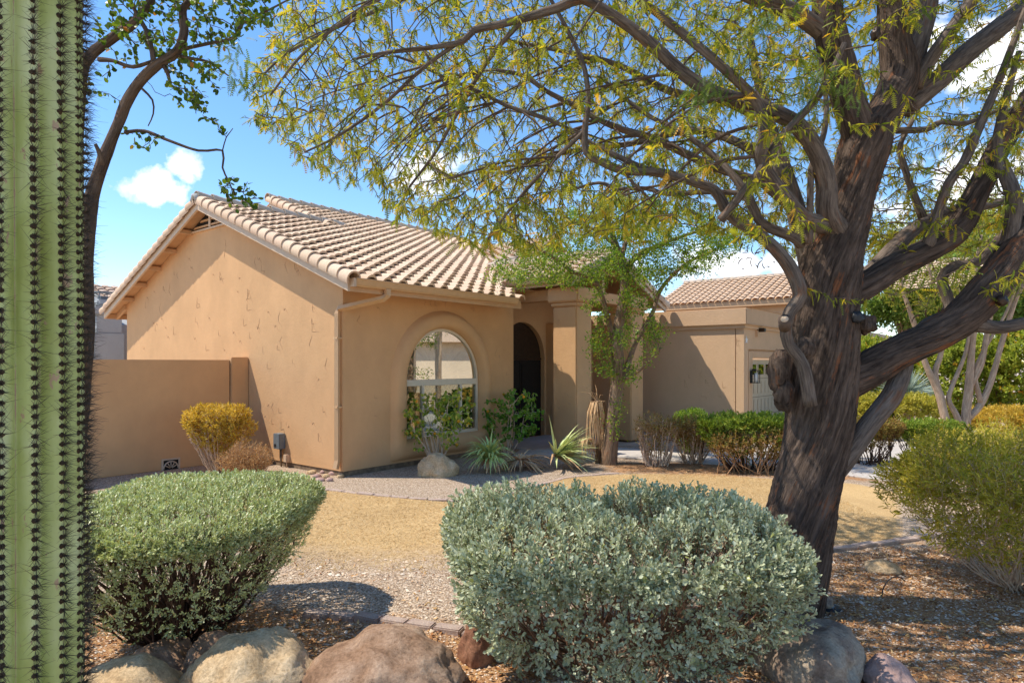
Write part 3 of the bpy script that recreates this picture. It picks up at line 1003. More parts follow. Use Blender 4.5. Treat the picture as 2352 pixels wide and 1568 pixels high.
xs = np.arange(-9, 13.01, .1); ys = np.arange(1.2, 15.01, .1)
gx, gy = np.meshgrid(xs, ys)
P = np.stack([gx.ravel(), gy.ravel()], 1)
low = np.clip((P[:, 1] - 5.3) / 2.6, 0, 1)
la = soft(P, lawn, .10) * (.35 + .65 * low)
la2 = soft(P, lawn, .9)
la = np.where(P[:, 1] < 7.0, np.minimum(la2 * (.35 + .65 * low), 1), la)
mu = np.max([soft(P, m_, .5) for m_ in mulch], 0)
V = np.column_stack([P, gz(P[:, 0], P[:, 1])])
ny, nx = gx.shape
idx = np.arange(nx * ny).reshape(ny, nx)
Fq = np.stack([idx[:-1, :-1], idx[:-1, 1:], idx[1:, 1:], idx[1:, :-1]], -1).reshape(-1, 4)


def m_ground():
    m, t = mat_new('gravel_ground')
    c = coords(t)
    vor = N(t, 'ShaderNodeTexVoronoi', inp={'Scale': 62.0, 'Randomness': 1.0}); t.links.new(c, vor.inputs['Vector'])
    sx = N(t, 'ShaderNodeSeparateColor'); t.links.new(vor.outputs['Color'], sx.inputs[0])
    nbig = noise(t, 1.3, 5, .6, c)
    stone = ramp(t, sx.outputs[0], [(0, (.40, .28, .19)), (.35, (.56, .42, .30)), (.7, (.66, .52, .39)), (.9, (.74, .62, .50)), (1, (.33, .22, .15))])
    edge = ramp(t, vor.outputs['Distance'], [(.35, (1, 1, 1)), (.75, (.45, .42, .38))])
    grav = mixc(t, 1.0, stone, edge, 'MULTIPLY')
    fib = noise(t, 55, 6, .75, coords(t, 'Object', (1, .55, 1)), 1.5)
    la_ = ramp(t, fib.outputs[0], [(.28, (.33, .20, .09)), (.46, (.54, .37, .18)), (.70, (.70, .52, .29))])
    la_ = mixc(t, .5, la_, ramp(t, nbig.outputs[0], [(.3, (.72, .62, .5)), (.65, (1.05, 1.0, .9))]), 'MULTIPLY')
    mf = noise(t, 38, 7, .75, c, 1.0)
    mul = ramp(t, mf.outputs[0], [(.3, (.15, .065, .025)), (.46, (.37, .17, .065)), (.58, (.52, .30, .14)), (.72, (.66, .50, .36))])
    brk = noise(t, 7, 5, .65, c)
    f1 = fmath(t, 'ADD', attr(t, 'lawn'), fmath(t, 'MULTIPLY', fmath(t, 'SUBTRACT', brk.outputs[0], .5), .5))
    f1 = fmath(t, 'MULTIPLY', fmath(t, 'SUBTRACT', f1, .25), 2.0, True)
    f2 = fmath(t, 'ADD', attr(t, 'mulch'), fmath(t, 'MULTIPLY', fmath(t, 'SUBTRACT', brk.outputs[0], .5), 1.3))
    f2 = fmath(t, 'MULTIPLY', fmath(t, 'SUBTRACT', f2, .33), 3.0, True)
    f2 = fmath(t, 'MULTIPLY', f2, .85)
    col = mixc(t, f1, grav, la_)
    col = mixc(t, f2, col, mul)
    h = fmath(t, 'ADD', fmath(t, 'MULTIPLY', fmath(t, 'SUBTRACT', 1.0, vor.outputs['Distance']), fmath(t, 'SUBTRACT', 1.15, f1)), fmath(t, 'MULTIPLY', fib.outputs[0], .8))
    return finish(m, t, col, .95, h, .8, .014, .1)


M['ground'] = m_ground()
me = mesh_tri('gravel_yard', V, Fq, M['ground'], True, {'lawn': la, 'mulch': mu})
tag(link('gravel_yard', me), 'tan gravel yard with a patch of dry grass in front of the house', kind='structure')
g = MB(); g.add([(-600, -300, -.045), (600, -300, -.045), (600, 900, -.045), (-600, 900, -.045)], [(0, 1, 2, 3)])
tag(g.build('ground', m_plain('desert_ground', (.52, .41, .30), .95, .25, 1.2, .5)), 'pale desert ground', kind='structure')


def sheet(name, px, z, mat, label, th=.05):
    pts = [gat(*p)[:2] for p in px]
    mb = MB(); mb.prism([tuple(p) for p in pts], 2, z - th, z)
    return tag(mb.build(name, mat), label, kind='structure')


sheet('walkway', [(1180, 1046), (1300, 1050), (1420, 1052), (1560, 1062), (1700, 1070), (1830, 1066), (1950, 1056), (1950, 1040), (1800, 1042), (1560, 1040), (1420, 1030), (1300, 1026), (1215, 1020)], .026, M['concrete'], 'concrete walkway leading to the porch')
dv = MB(); dv.prism([(6.4, 10.0), (7.6, 10.6), (12.5, 14.6), (17, 19), (8.0, 19), (4.95, 13.1), (4.6, 12.1)], 2, -.03, .014)
tag(dv.build('driveway', M['concrete']), 'pale concrete driveway in front of the garage', kind='structure')

# straw blades on the dry grass, stones in the near gravel, leaf litter
def scatter(poly_list, n, box):
    out = []
    while sum(len(o) for o in out) < n:
        p = np.column_stack([rng.uniform(box[0], box[1], 4 * n), rng.uniform(box[2], box[3], 4 * n)])
        k_ = np.zeros(len(p), bool)
        for pl in poly_list: k_ |= in_poly(p, pl)
        out.append(p[k_])
    return np.concatenate(out)[:n]


p = scatter([lawn], 85000, (-4.5, 4.6, 5.2, 12))
keep_ = rng.random(len(p)) < (.25 + .75 * np.clip((p[:, 1] - 5.3) / 2.2, 0, 1))
p = p[keep_]
n = len(p)
an = rng.uniform(0, 2 * np.pi, n); L = rng.uniform(.02, .055, n) * (1 + 1.0 * (rng.random(n) < .12))
z0 = gz(p[:, 0], p[:, 1])
B = np.column_stack([p, z0 + .001])
D = np.column_stack([np.cos(an), np.sin(an), rng.uniform(.05, .55, n)]) * L[:, None]
S_ = np.column_stack([-np.sin(an), np.cos(an), np.zeros(n)]) * .0028
V = np.stack([B - S_, B + S_, B + D], 1).reshape(-1, 3)
M['straw'] = m_leaf('straw', [(0, (.36, .23, .10)), (.5, (.60, .43, .21)), (1, (.74, .59, .36))], .2, .8)
me = mesh_tri('dry_grass', V, np.arange(3 * n).reshape(-1, 3), M['straw'], False, {'tint': np.repeat(rng.random(n), 3)})
tag(link('dry_grass', me), 'short dry straw coloured grass on the yard', 'grass', kind='stuff')

# loose stones
view = [tuple(gat(*p)[:2]) for p in [(-60, 1300), (2420, 1240), (2450, 1640), (-100, 1640)]]
p = scatter([view], 30000, (-5, 6, 3.2, 8))
lw = np.zeros(len(p)); lw[in_poly(p, lawn)] = .8
p = p[rng.random(len(p)) > lw * np.clip((p[:, 1] - 5.2) / 1.5, 0, 1)]
n = len(p)
octa = np.array([(1, 0, 0), (-1, 0, 0), (0, 1, 0), (0, -1, 0), (0, 0, 1), (0, 0, -1)], float)
of = np.array([(0, 2, 4), (2, 1, 4), (1, 3, 4), (3, 0, 4)])
an = rng.uniform(0, 2 * np.pi, n); s = rng.uniform(.004, .011, n) * (1 + 1.2 * (rng.random(n) < .06))
V = octa[None] * (1 + rng.uniform(-.35, .35, (n, 6, 3))) * s[:, None, None] * np.array([1.15, .85, .6])
ca, sa = np.cos(an)[:, None], np.sin(an)[:, None]
V = np.stack([V[..., 0] * ca - V[..., 1] * sa, V[..., 0] * sa + V[..., 1] * ca, V[..., 2]], -1)
V[..., 0] += p[:, :1]; V[..., 1] += p[:, 1:]; V[..., 2] += (gz(p[:, 0], p[:, 1]) + s * .25)[:, None]
Fq = (of[None] + (np.arange(n) * 6)[:, None, None]).reshape(-1, 3)
M['pebble'] = m_leaf('pebble', [(0, (.34, .22, .14)), (.3, (.56, .40, .27)), (.7, (.68, .53, .39)), (1, (.76, .65, .53))], 0.0, .9)
me = mesh_tri('gravel', V.reshape(-1, 3), Fq, M['pebble'], False, {'tint': np.repeat(rng.random(n), 6)})
tag(link('gravel', me), 'loose tan gravel stones on the ground', 'gravel', kind='stuff')

# leaf litter: small curled leaves
p = np.concatenate([scatter(mulch[:2], 13000, (-4.5, 7, 3.0, 8)), scatter(mulch[2:], 1500, (.5, 12, 9, 16)), scatter([view], 1500, (-5, 6, 3.2, 8))])
n = len(p)
an = rng.uniform(0, 2 * np.pi, n); L = rng.uniform(.008, .024, n); wv = L * rng.uniform(.22, .5, n)
d_ = np.column_stack([np.cos(an), np.sin(an), rng.uniform(-.2, .35, n)]); sd_ = np.column_stack([-np.sin(an), np.cos(an), rng.uniform(-.5, .5, n)])
B = np.column_stack([p, gz(p[:, 0], p[:, 1]) + rng.uniform(.004, .016, n)])
V = np.stack([B - d_ * L[:, None], B + sd_ * wv[:, None] + [0, 0, .004], B - sd_ * wv[:, None] + [0, 0, .004], B + d_ * L[:, None] + np.column_stack([np.zeros(n), np.zeros(n), rng.uniform(0, .012, n)])], 1)
Fq = (np.array([(0, 2, 1), (1, 2, 3)])[None] + (np.arange(n) * 4)[:, None, None]).reshape(-1, 3)
M['litter'] = m_leaf('leaf_litter', [(0, (.14, .055, .02)), (.4, (.36, .15, .05)), (.75, (.56, .30, .11)), (1, (.72, .48, .22))], .1, .8)
me = mesh_tri('leaf_litter', V.reshape(-1, 3), Fq, M['litter'], False, {'tint': np.repeat(rng.random(n) ** 1.3, 4)})
tag(link('leaf_litter', me), 'fallen brown leaves scattered over the gravel', 'leaf litter', kind='stuff')

# curled seed pods
mb = MB(); RP = random.Random(8)
for p_ in list(scatter(mulch[:2], 170, (-4.5, 6, 3.2, 7))) + list(scatter([view], 45, (-5, 6, 3.2, 8))):
    r = RP.uniform(.018, .04); a0 = RP.uniform(0, 6.3); sp_ = RP.uniform(1.6, 3.4); z_ = float(gz(p_[0], p_[1])) + .012
    mb.tube([(p_[0] + r * math.cos(a0 + sp_ * i / 6), p_[1] + r * math.sin(a0 + sp_ * i / 6), z_ + .008 * math.sin(i)) for i in range(7)], [.002, .004, .0048, .005, .0048, .004, .002], 5, False)
tag(mb.build('seed_pods', m_plain('seed_pod', (.52, .32, .12), .6, .3, 30)), 'curled tan seed pods lying on the gravel', 'seed pods', kind='stuff')

# edging bricks
M['edge'] = m_rock('edging_stone', [(.42, .30, .25), (.52, .40, .33), (.58, .46, .40)], .35, 2.0)


def edging(name, label, px, n, wid, mat, hgt=.05):
    root = empty(name, (0, 0, 0), 0, label, 'edging', 'brick garden edgings')
    P_ = np.array([gat(*q)[:2] for q in px])
    seg = np.linalg.norm(np.diff(P_, axis=0), axis=1); cum = np.concatenate([[0], np.cumsum(seg)])
    def pt(s): return np.array([np.interp(s, cum, P_[:, 0]), np.interp(s, cum, P_[:, 1])])
    L_ = cum[-1] / n
    base = None
    for i in range(n):
        a, b2 = pt(i * L_), pt((i + 1) * L_)
        c = (a + b2) / 2; an_ = math.atan2(*(b2 - a)[::-1])
        if base is None:
            k_ = MB(); k_.box(-L_ / 2 + .006, L_ / 2 - .006, -wid / 2, wid / 2, -.06, hgt)
            o = k_.build('edging_brick', mat, root, .008); base = o
        else:
            o = link('edging_brick', base.data, root)
        o.location = (c[0], c[1], float(gz(c[0], c[1])) + RT.uniform(-.008, .006) - .015)
        o.rotation_euler = (RT.uniform(-.03, .03), RT.uniform(-.03, .03), an_ + RT.uniform(-.03, .03))
edging('garden_edging', 'pinkish brick edging between the dry grass and the gravel by the house', [(560, 1108), (660, 1112), (720, 1120), (820, 1135), (950, 1147), (1080, 1148), (1180, 1131), (1300, 1096), (1420, 1086)], 26, .10, M['edge'], .03)
edging('garden_edging', 'brick edging in the shadow beside the sheared green shrub', [(700, 1412), (800, 1422), (880, 1436), (960, 1449), (1050, 1462), (1130, 1475)], 7, .10, M['edge'])
edging('garden_edging', 'brick edging crossing the leaf litter behind the big tree trunk', [(1850, 1268), (1960, 1256), (2070, 1240), (2200, 1225)], 7, .10, M['edge'])


# ================================================================ rocks
def rock(name, label, c, size, seed, mat, rz=0.0, cat='boulder', group=None, sub=5, rough=.15, sink=.25, flat=0.0):
    bm = bmesh.new()
    bmesh.ops.create_icosphere(bm, subdivisions=sub, radius=1.0)
    R_ = random.Random(seed)
    off = Vector((R_.uniform(-50, 50), R_.uniform(-50, 50), R_.uniform(-50, 50)))
    planes = []
    for i in range(R_.randint(5, 8)):
        v = Vector((R_.uniform(-1, 1), R_.uniform(-1, 1), R_.uniform(-.4, 1))).normalized()
        planes.append((v, R_.uniform(.72, .95)))
    for v in bm.verts:
        d = v.co.normalized()
        r = 1 + rough * 1.6 * mnoise.noise(d * 1.2 + off) + rough * .7 * mnoise.noise(d * 2.7 + off) + rough * .28 * mnoise.noise(d * 7 + off)
        p_ = d * r
        for (q, h) in planes:
            e = p_.dot(q) - h
            if e > 0: p_ = p_ - q * e * .38
        p_ += d * (.020 * mnoise.noise(d * 16 + off) + .012 * mnoise.noise(d * 34 + off))
        v.co = p_
    for ax in range(3):
        lo_ = min(v.co[ax] for v in bm.verts); hi_ = max(v.co[ax] for v in bm.verts)
        for v in bm.verts: v.co[ax] = ((v.co[ax] - lo_) / (hi_ - lo_) * 2 - 1) * size[ax]
    me = bpy.data.meshes.new(name); bm.to_mesh(me); bm.free()
    me.polygons.foreach_set('use_smooth', [True] * len(me.polygons)); me.materials.append(mat)
    o = link(name, me)
    o.location = (c[0], c[1], size[2] * (1 - 2 * sink) + float(gz(c[0], c[1])))
    o.rotation_euler = (0, 0, rz)
    return tag(o, label, cat, group)


M['rock_tan'] = m_rock('tan_rock', [(.34, .22, .12), (.55, .38, .21), (.66, .49, .30), (.72, .57, .39)], .6)
M['rock_brown'] = m_rock('brown_rock', [(.14, .075, .045), (.30, .18, .11), (.42, .28, .19), (.52, .40, .30)], .55)
M['rock_red'] = m_rock('red_rock', [(.16, .07, .04), (.30, .14, .08), (.40, .22, .13)], .5)
M['rock_dark'] = m_rock('dark_rock', [(.13, .09, .07), (.27, .19, .14), (.42, .33, .24), (.55, .46, .35)], .5)
M['rock_pink'] = m_rock('pink_rock', [(.36, .22, .18), (.50, .33, .28), (.58, .43, .38)], .35)
BG_ = 'boulders along the front of the yard'


def rk_at(x0, x1, ytop, d, zs=None):
    """size and centre from the extent seen at depth d"""
    X = ((x0 + x1) / 2 - CX) / F * d
    rx = (x1 - x0) / 2 / F * d
    zt = HC - (ytop - HY) / F * d
    return X, rx, zt


def boulder(label, x0, x1, ytop, d, depth_r, seed, mat, rz=0.0, **kw):
    X, rx, zt = rk_at(x0, x1, ytop, d)
    sink = kw.pop('sink', .38)
    sz = zt / (2 * (1 - sink))
    return rock('boulder', label, (X, d), (rx, depth_r, sz), seed, mat, rz, sink=sink, group=BG_, **kw)


boulder('pale tan boulder at the foot of the saguaro', 165, 430, 1500, 3.60, .34, 3, M['rock_tan'])
boulder('dark brown rounded boulder under the sheared green shrub', 285, 450, 1461, 4.05, .24, 5, M['rock_brown'])
boulder('large mottled tan boulder with sun and shadow patches', 420, 740, 1452, 3.74, .40, 71, M['rock_tan'])
boulder('smaller grey tan boulder behind the large mottled one', 425, 560, 1441, 4.02, .26, 77, M['rock_brown'])
boulder('long low reddish brown boulder half covered by leaf litter', 690, 1070, 1452, 3.74, .42, 97, M['rock_brown'])
boulder('small rust red rock against the silver shrub', 1050, 1145, 1422, 4.15, .16, 17, M['rock_red'])
boulder('big dark grey brown boulder right of the silver shrub', 1730, 1985, 1424, 4.0, .42, 23, M['rock_dark'])
boulder('small pink rock beside the big dark boulder', 1985, 2095, 1503, 3.82, .16, 29, M['rock_pink'])
boulder('flat pale rock lying in the leaf litter right of the big trunk', 1985, 2065, 1288, 5.9, .15, 41, M['rock_tan'])
boulder('small grey rock at the base of the big trunk', 1862, 1915, 1366, 5.02, .10, 43, M['rock_dark'])
boulder('tan boulder standing by the arched window', 958, 1055, 1037, 11.0, .30, 52, M['rock_tan'])
for i, (x, y) in enumerate([(716, 1088), (728, 1096), (742, 1086), (750, 1097), (764, 1090), (776, 1086), (783, 1096), (757, 1104), (735, 1104)]):
    q = gat(x, y)
    rock('corner_stone', 'small pale stone in the loose heap at the house corner', (q[0], q[1]), (.085 - .006 * (i % 4), .06, .05 - .005 * (i % 3)), 60 + i, M['rock_pink'] if i % 3 else M['rock_tan'], i * .8, 'stone', 'small stones heaped at the house corner', 2, .2, .3)

# black disc lid by the trunk
q = gat(1905, 1402)
lid = empty('valve_lid', (q[0], q[1], .015), 0, 'round black plastic lid on the ground beside the big trunk', 'lid')
k = MB(); k.tube([(0, 0, -.02), (0, 0, .012), (0, 0, .02), (0, 0, .02)], [.085, .085, .075, .06], 24); k.build('cover', M['black'], lid)
k = MB(); k.tube([(0, 0, .018), (0, 0, .026)], [.04, .035], 16); k.build('knob', M['grey_metal'], lid)

# path lights
for (x, y, top, lab) in ((1613, 1063, 1010, 'black path light stake at the edge of the dry twiggy shrub'), (2045, 1056, 1020, 'black path light stake before the open stemmed hedge right of the trunk')):
    q = gat(x, y)
    h = (y - top) / F * q[1]
    pl = empty('path_light', q, 0, lab, 'path light', 'black path lights')
    k = MB(); k.tube([(0, 0, -.05), (0, 0, h * .62)], .016, 8); k.build('stake', M['black'], pl)
    k = MB(); k.tube([(0, 0, h * .62), (0, 0, h * .66), (0, 0, h * .86)], [.02, .04, .045], 10); k.build('lamp', M['black'], pl)
    k = MB(); k.tube([(0, 0, h * .87), (0, 0, h * .9), (0, 0, h)], [.075, .07, .012], 12); k.build('cap', M['black'], pl)

# drip hose loop sticking out of the litter
q = gat(2030, 1375)
k = MB(); k.tube([(q[0] - .02 + .12 * (1 - math.cos(t_)), q[1], .19 * math.sin(t_) - .01) for t_ in np.linspace(0, 2.2, 12)], .005, 6)
tag(k.build('drip_hose', M['black']), 'thin black drip hose arching out of the leaf litter', 'hose')

# ================================================================ plants: tools
def nrm(v):
    return v / (np.linalg.norm(v, axis=-1, keepdims=True) + 1e-12)


def rand_dirs(n):
    v = rng.normal(size=(n, 3))
    return nrm(v)


TEMPL = {
    'diamond': (np.array([(0, 0, 0), (.5, -.5, .12), (1, 0, 0), (.5, .5, .12)]), np.array([(0, 1, 2, 3)])),
    'oval': (np.array([(0, 0, 0), (.35, -.42, .08), (.74, -.42, .06), (1, 0, -.02), (.74, .42, .06), (.35, .42, .08)]), np.array([(0, 1, 2, 3), (0, 3, 4, 5)])),
    'spoon': (np.array([(0, 0, 0), (.45, -.30, .10), (.80, -.5, .10), (1, 0, .0), (.80, .5, .10), (.45, .30, .10)]), np.array([(0, 1, 2, 3), (0, 3, 4, 5)])),
    'lance': (np.array([(0, 0, 0), (.3, -.5, .10), (.65, -.38, .02), (1, 0, -.14), (.65, .38, .02), (.3, .5, .10)]), np.array([(0, 1, 2, 3), (0, 3, 4, 5)])),
    'heart': (np.array([(0, 0, 0), (.15, -.5, .10), (.6, -.42, .02), (1, 0, -.18), (.6, .42, .02), (.15, .5, .10)]), np.array([(0, 1, 2, 3), (0, 3, 4, 5)])),
}


def pinna_template(pairs=8):
    V, Fs = [], []
    for i in range(pairs):
        t0 = .08 + .88 * i / pairs
        w = .5 * math.sin(math.pi * (.18 + .72 * i / pairs)) ** .6
        dz = -.22 * t0 * t0
        for s in (-1, 1):
            b = len(V)
            V += [(t0 - .02, 0, dz), (t0 + .075, 0, dz), (t0 + .10, s * w, dz - .03)]
            Fs.append((b, b + 1, b + 2) if s > 0 else (b + 1, b, b + 2))
    return np.array(V), np.array(Fs)


TEMPL['pinna'] = pinna_template(8)
TEMPL['pinna5'] = pinna_template(5)


def leaf_mesh(name, pos, d, nv, L, Wd, tint, mat, shape='oval', parent=None, kind='stuff'):
    T, Fs = TEMPL[shape]
    d = nrm(d); s = nrm(np.cross(nv, d)); u = np.cross(d, s)
    L = np.broadcast_to(L, len(pos)); Wd = np.broadcast_to(Wd, len(pos))
    V = pos[:, None, :] + d[:, None, :] * (T[None, :, 0:1] * L[:, None, None]) + s[:, None, :] * (T[None, :, 1:2] * Wd[:, None, None]) + u[:, None, :] * (T[None, :, 2:3] * L[:, None, None])
    k_ = len(T)
    Fq = (Fs[None] + (np.arange(len(pos)) * k_)[:, None, None]).reshape(-1, Fs.shape[1])
    me = mesh_tri(name, V.reshape(-1, 3), Fq, mat, False, {'tint': np.repeat(np.clip(tint, 0, 1), k_)})
    o = link(name, me, parent)
    return tag(o, kind=kind)


def segs_mesh(name, P0, P1, R0, R1, mat, parent=None, seg=4, kind='stuff'):
    """Many thin frustums as one mesh."""
    d = nrm(P1 - P0)
    a = np.where(np.abs(d[:, 2:3]) < .9, np.array([[0, 0, 1.]]), np.array([[1., 0, 0]]))
    s = nrm(np.cross(d, a)); u = np.cross(s, d)
    an = 2 * np.pi * np.arange(seg) / seg
    ring = s[:, None, :] * np.cos(an)[None, :, None] + u[:, None, :] * np.sin(an)[None, :, None]
    V = np.concatenate([P0[:, None] + ring * np.asarray(R0)[:, None, None], P1[:, None] + ring * np.asarray(R1)[:, None, None]], 1)
    f = np.array([(k_, (k_ + 1) % seg, seg + (k_ + 1) % seg, seg + k_) for k_ in range(seg)])
    Fq = (f[None] + (np.arange(len(P0)) * 2 * seg)[:, None, None]).reshape(-1, 4)
    me = mesh_tri(name, V.reshape(-1, 3), Fq, mat, True)
    return tag(link(name, me, parent), kind=kind)


def smooth_path(pts, step):
    """Catmull-Rom through rows (x, y, z, r...) at about the given step."""
    P_ = np.asarray(pts, float)
    Q = np.vstack([2 * P_[0] - P_[1], P_, 2 * P_[-1] - P_[-2]])
    out = []
    for i in range(1, len(Q) - 2):
        p0, p1, p2, p3 = Q[i - 1], Q[i], Q[i + 1], Q[i + 2]
        n_ = max(1, int(np.linalg.norm((p2 - p1)[:3]) / step))
        for t_ in np.arange(n_) / n_:
            out.append(.5 * (2 * p1 + (p2 - p0) * t_ + (2 * p0 - 5 * p1 + 4 * p2 - p3) * t_ ** 2 + (3 * p1 - p0 - 3 * p2 + p3) * t_ ** 3))
    out.append(P_[-1])
    return np.array(out)


def px_path(rows):
    """(x, y, r, d) in picture units -> (X, Y, Z, radius)."""
    return np.array([[*at(x, y, d), r / F * d] for (x, y, r, d) in rows])


def limb_obj(name, path, mat, parent, seg=10, step=.05, ridge=0.0, seed=0, kind=None, twist=.6, lump=.04, tip=True):
    P_ = smooth_path(path, step)
    n = len(P_)
    C_, R_ = P_[:, :3], np.maximum(P_[:, 3], .001)
    T = nrm(np.gradient(C_, axis=0))
    up = np.array([0.2, -1.0, .1]); V = []; BV = []
    S = np.concatenate([[0], np.cumsum(np.linalg.norm(np.diff(C_, axis=0), axis=1))])
    for i in range(n):
        s = np.cross(T[i], up); s /= np.linalg.norm(s) + 1e-9
        up = np.cross(s, T[i])
        for k_ in range(seg):
            an = 2 * math.pi * k_ / seg
            r = R_[i]
            r *= 1 + lump * mnoise.noise(Vector((math.cos(an) * 1.3, math.sin(an) * 1.3, S[i] * 3.5 + seed * 7)))
            if ridge:
                a2 = an + S[i] * twist
                nn = mnoise.noise(Vector((math.cos(a2) * 8.5, math.sin(a2) * 8.5, S[i] * 1.6 + seed)))
                n2 = mnoise.noise(Vector((math.cos(a2) * 19, math.sin(a2) * 19, S[i] * 3.0 + seed)))
                r += ridge * (1 - 2.4 * abs(nn)) * .6 + ridge * .5 * n2
            V.append(C_[i] + (s * math.cos(an) + up * math.sin(an)) * r)
            a3 = an + S[i] * twist
            BV.append((math.cos(a3) * R_[i] + seed * .37, math.sin(a3) * R_[i], S[i] * .11))
    k_ = np.arange(seg)
    base = (np.arange(n - 1) * seg)[:, None]
    Fq = np.stack([base + k_, base + (k_ + 1) % seg, base + seg + (k_ + 1) % seg, base + seg + k_], -1).reshape(-1, 4)
    loops = np.concatenate([Fq.ravel(), np.arange(seg)[::-1], (n - 1) * seg + np.arange(seg)])
    starts = np.concatenate([np.arange(len(Fq)) * 4, [len(Fq) * 4, len(Fq) * 4 + seg]])
    tot = np.concatenate([np.full(len(Fq), 4), [seg, seg]])
    me = mesh_np(name, np.array(V), loops, starts, tot, mat, True, {'bark': np.array(BV)})
    o = link(name, me, parent)
    return tag(o, kind=kind), P_


def colonize(seed_pos, att, step=.10, infl=1.3, kill=.2, iters=90, bias=(0, 0, -.12), wob=.25):
    """Space colonisation from the seed points. Returns positions and parents (-1 for seeds)."""
    pos = np.array(seed_pos, float)
    cap = 40000
    buf = np.zeros((cap, 3)); buf[:len(pos)] = pos
    par = -np.ones(cap, int)
    nc = np.zeros(cap, int)
    n = len(pos)
    def nearest(A, B):
        bi = np.zeros(len(A), int); bd = np.full(len(A), 1e9)
        for s in range(0, len(B), 400):
            d = np.linalg.norm(A[:, None] - B[None, s:s + 400], axis=2)
            j = d.argmin(1); m_ = d[np.arange(len(A)), j]
            w_ = m_ < bd
            bi[w_] = j[w_] + s; bd[w_] = m_[w_]
        return bi, bd
    ni, nd = nearest(att, pos)
    alive = nd > kill
    bias = np.array(bias)
    for it in range(iters):
        act = alive & (nd < infl)
        if act.sum() == 0:
            if alive.sum() == 0: break
            infl *= 1.3
            if infl > 4: break
            continue
        idx = ni[act]
        d = nrm(att[act] - buf[idx])
        acc = np.zeros((n, 3)); np.add.at(acc, idx, d)
        g = np.unique(idx)
        g = g[nc[g] < 4]
        if len(g) == 0 or n + len(g) > cap: break
        dd = nrm(nrm(acc[g]) + bias + rng.normal(size=(len(g), 3)) * wob)
        new = buf[g] + dd * step
        buf[n:n + len(g)] = new; par[n:n + len(g)] = g; nc[g] += 1
        bi, bd = nearest(att, new)
        w_ = bd < nd
        ni[w_] = bi[w_] + n; nd[w_] = bd[w_]
        n += len(g)
        alive &= nd > kill
    return buf[:n], par[:n]


def twig_radii(par, n_seed, tip=.0022, p=2.3, cap=.03):
    n = len(par)
    acc = np.zeros(n)
    for i in range(n - 1, n_seed - 1, -1):
        if acc[i] == 0: acc[i] = tip ** p
        acc[par[i]] += acc[i]
    return np.minimum(np.maximum(acc, tip ** p) ** (1 / p), cap)


def grow_tree(root, limbs, att, mat_bark, mat_twig, trunk_names, step=.1, infl=1.2, kill=.2, tip=.0022, seg=4, cap=.02, bias=(0, 0, -.12), wob=.25, seed_skip=0, iters=90):
    """limbs: list of smoothed paths to seed from. Returns twig nodes, parents, radii, first non-seed index."""
    sd_ = np.concatenate([p[::2, :3] for p in limbs])
    pos, par = colonize(sd_, att, step, infl, kill, iters, bias, wob)
    r = twig_radii(par, len(sd_), tip, 2.3, cap)
    k_ = np.arange(len(sd_), len(pos))
    pr = par[k_]
    r0 = np.where(pr < len(sd_), r[k_] * 1.05, np.minimum(r[pr], r[k_] * 1.6))
    segs_mesh('twigs', pos[pr], pos[k_] + nrm(pos[k_] - pos[pr]) * .004, r0, r[k_], mat_twig, root, seg)
    return pos, par, r, len(sd_)


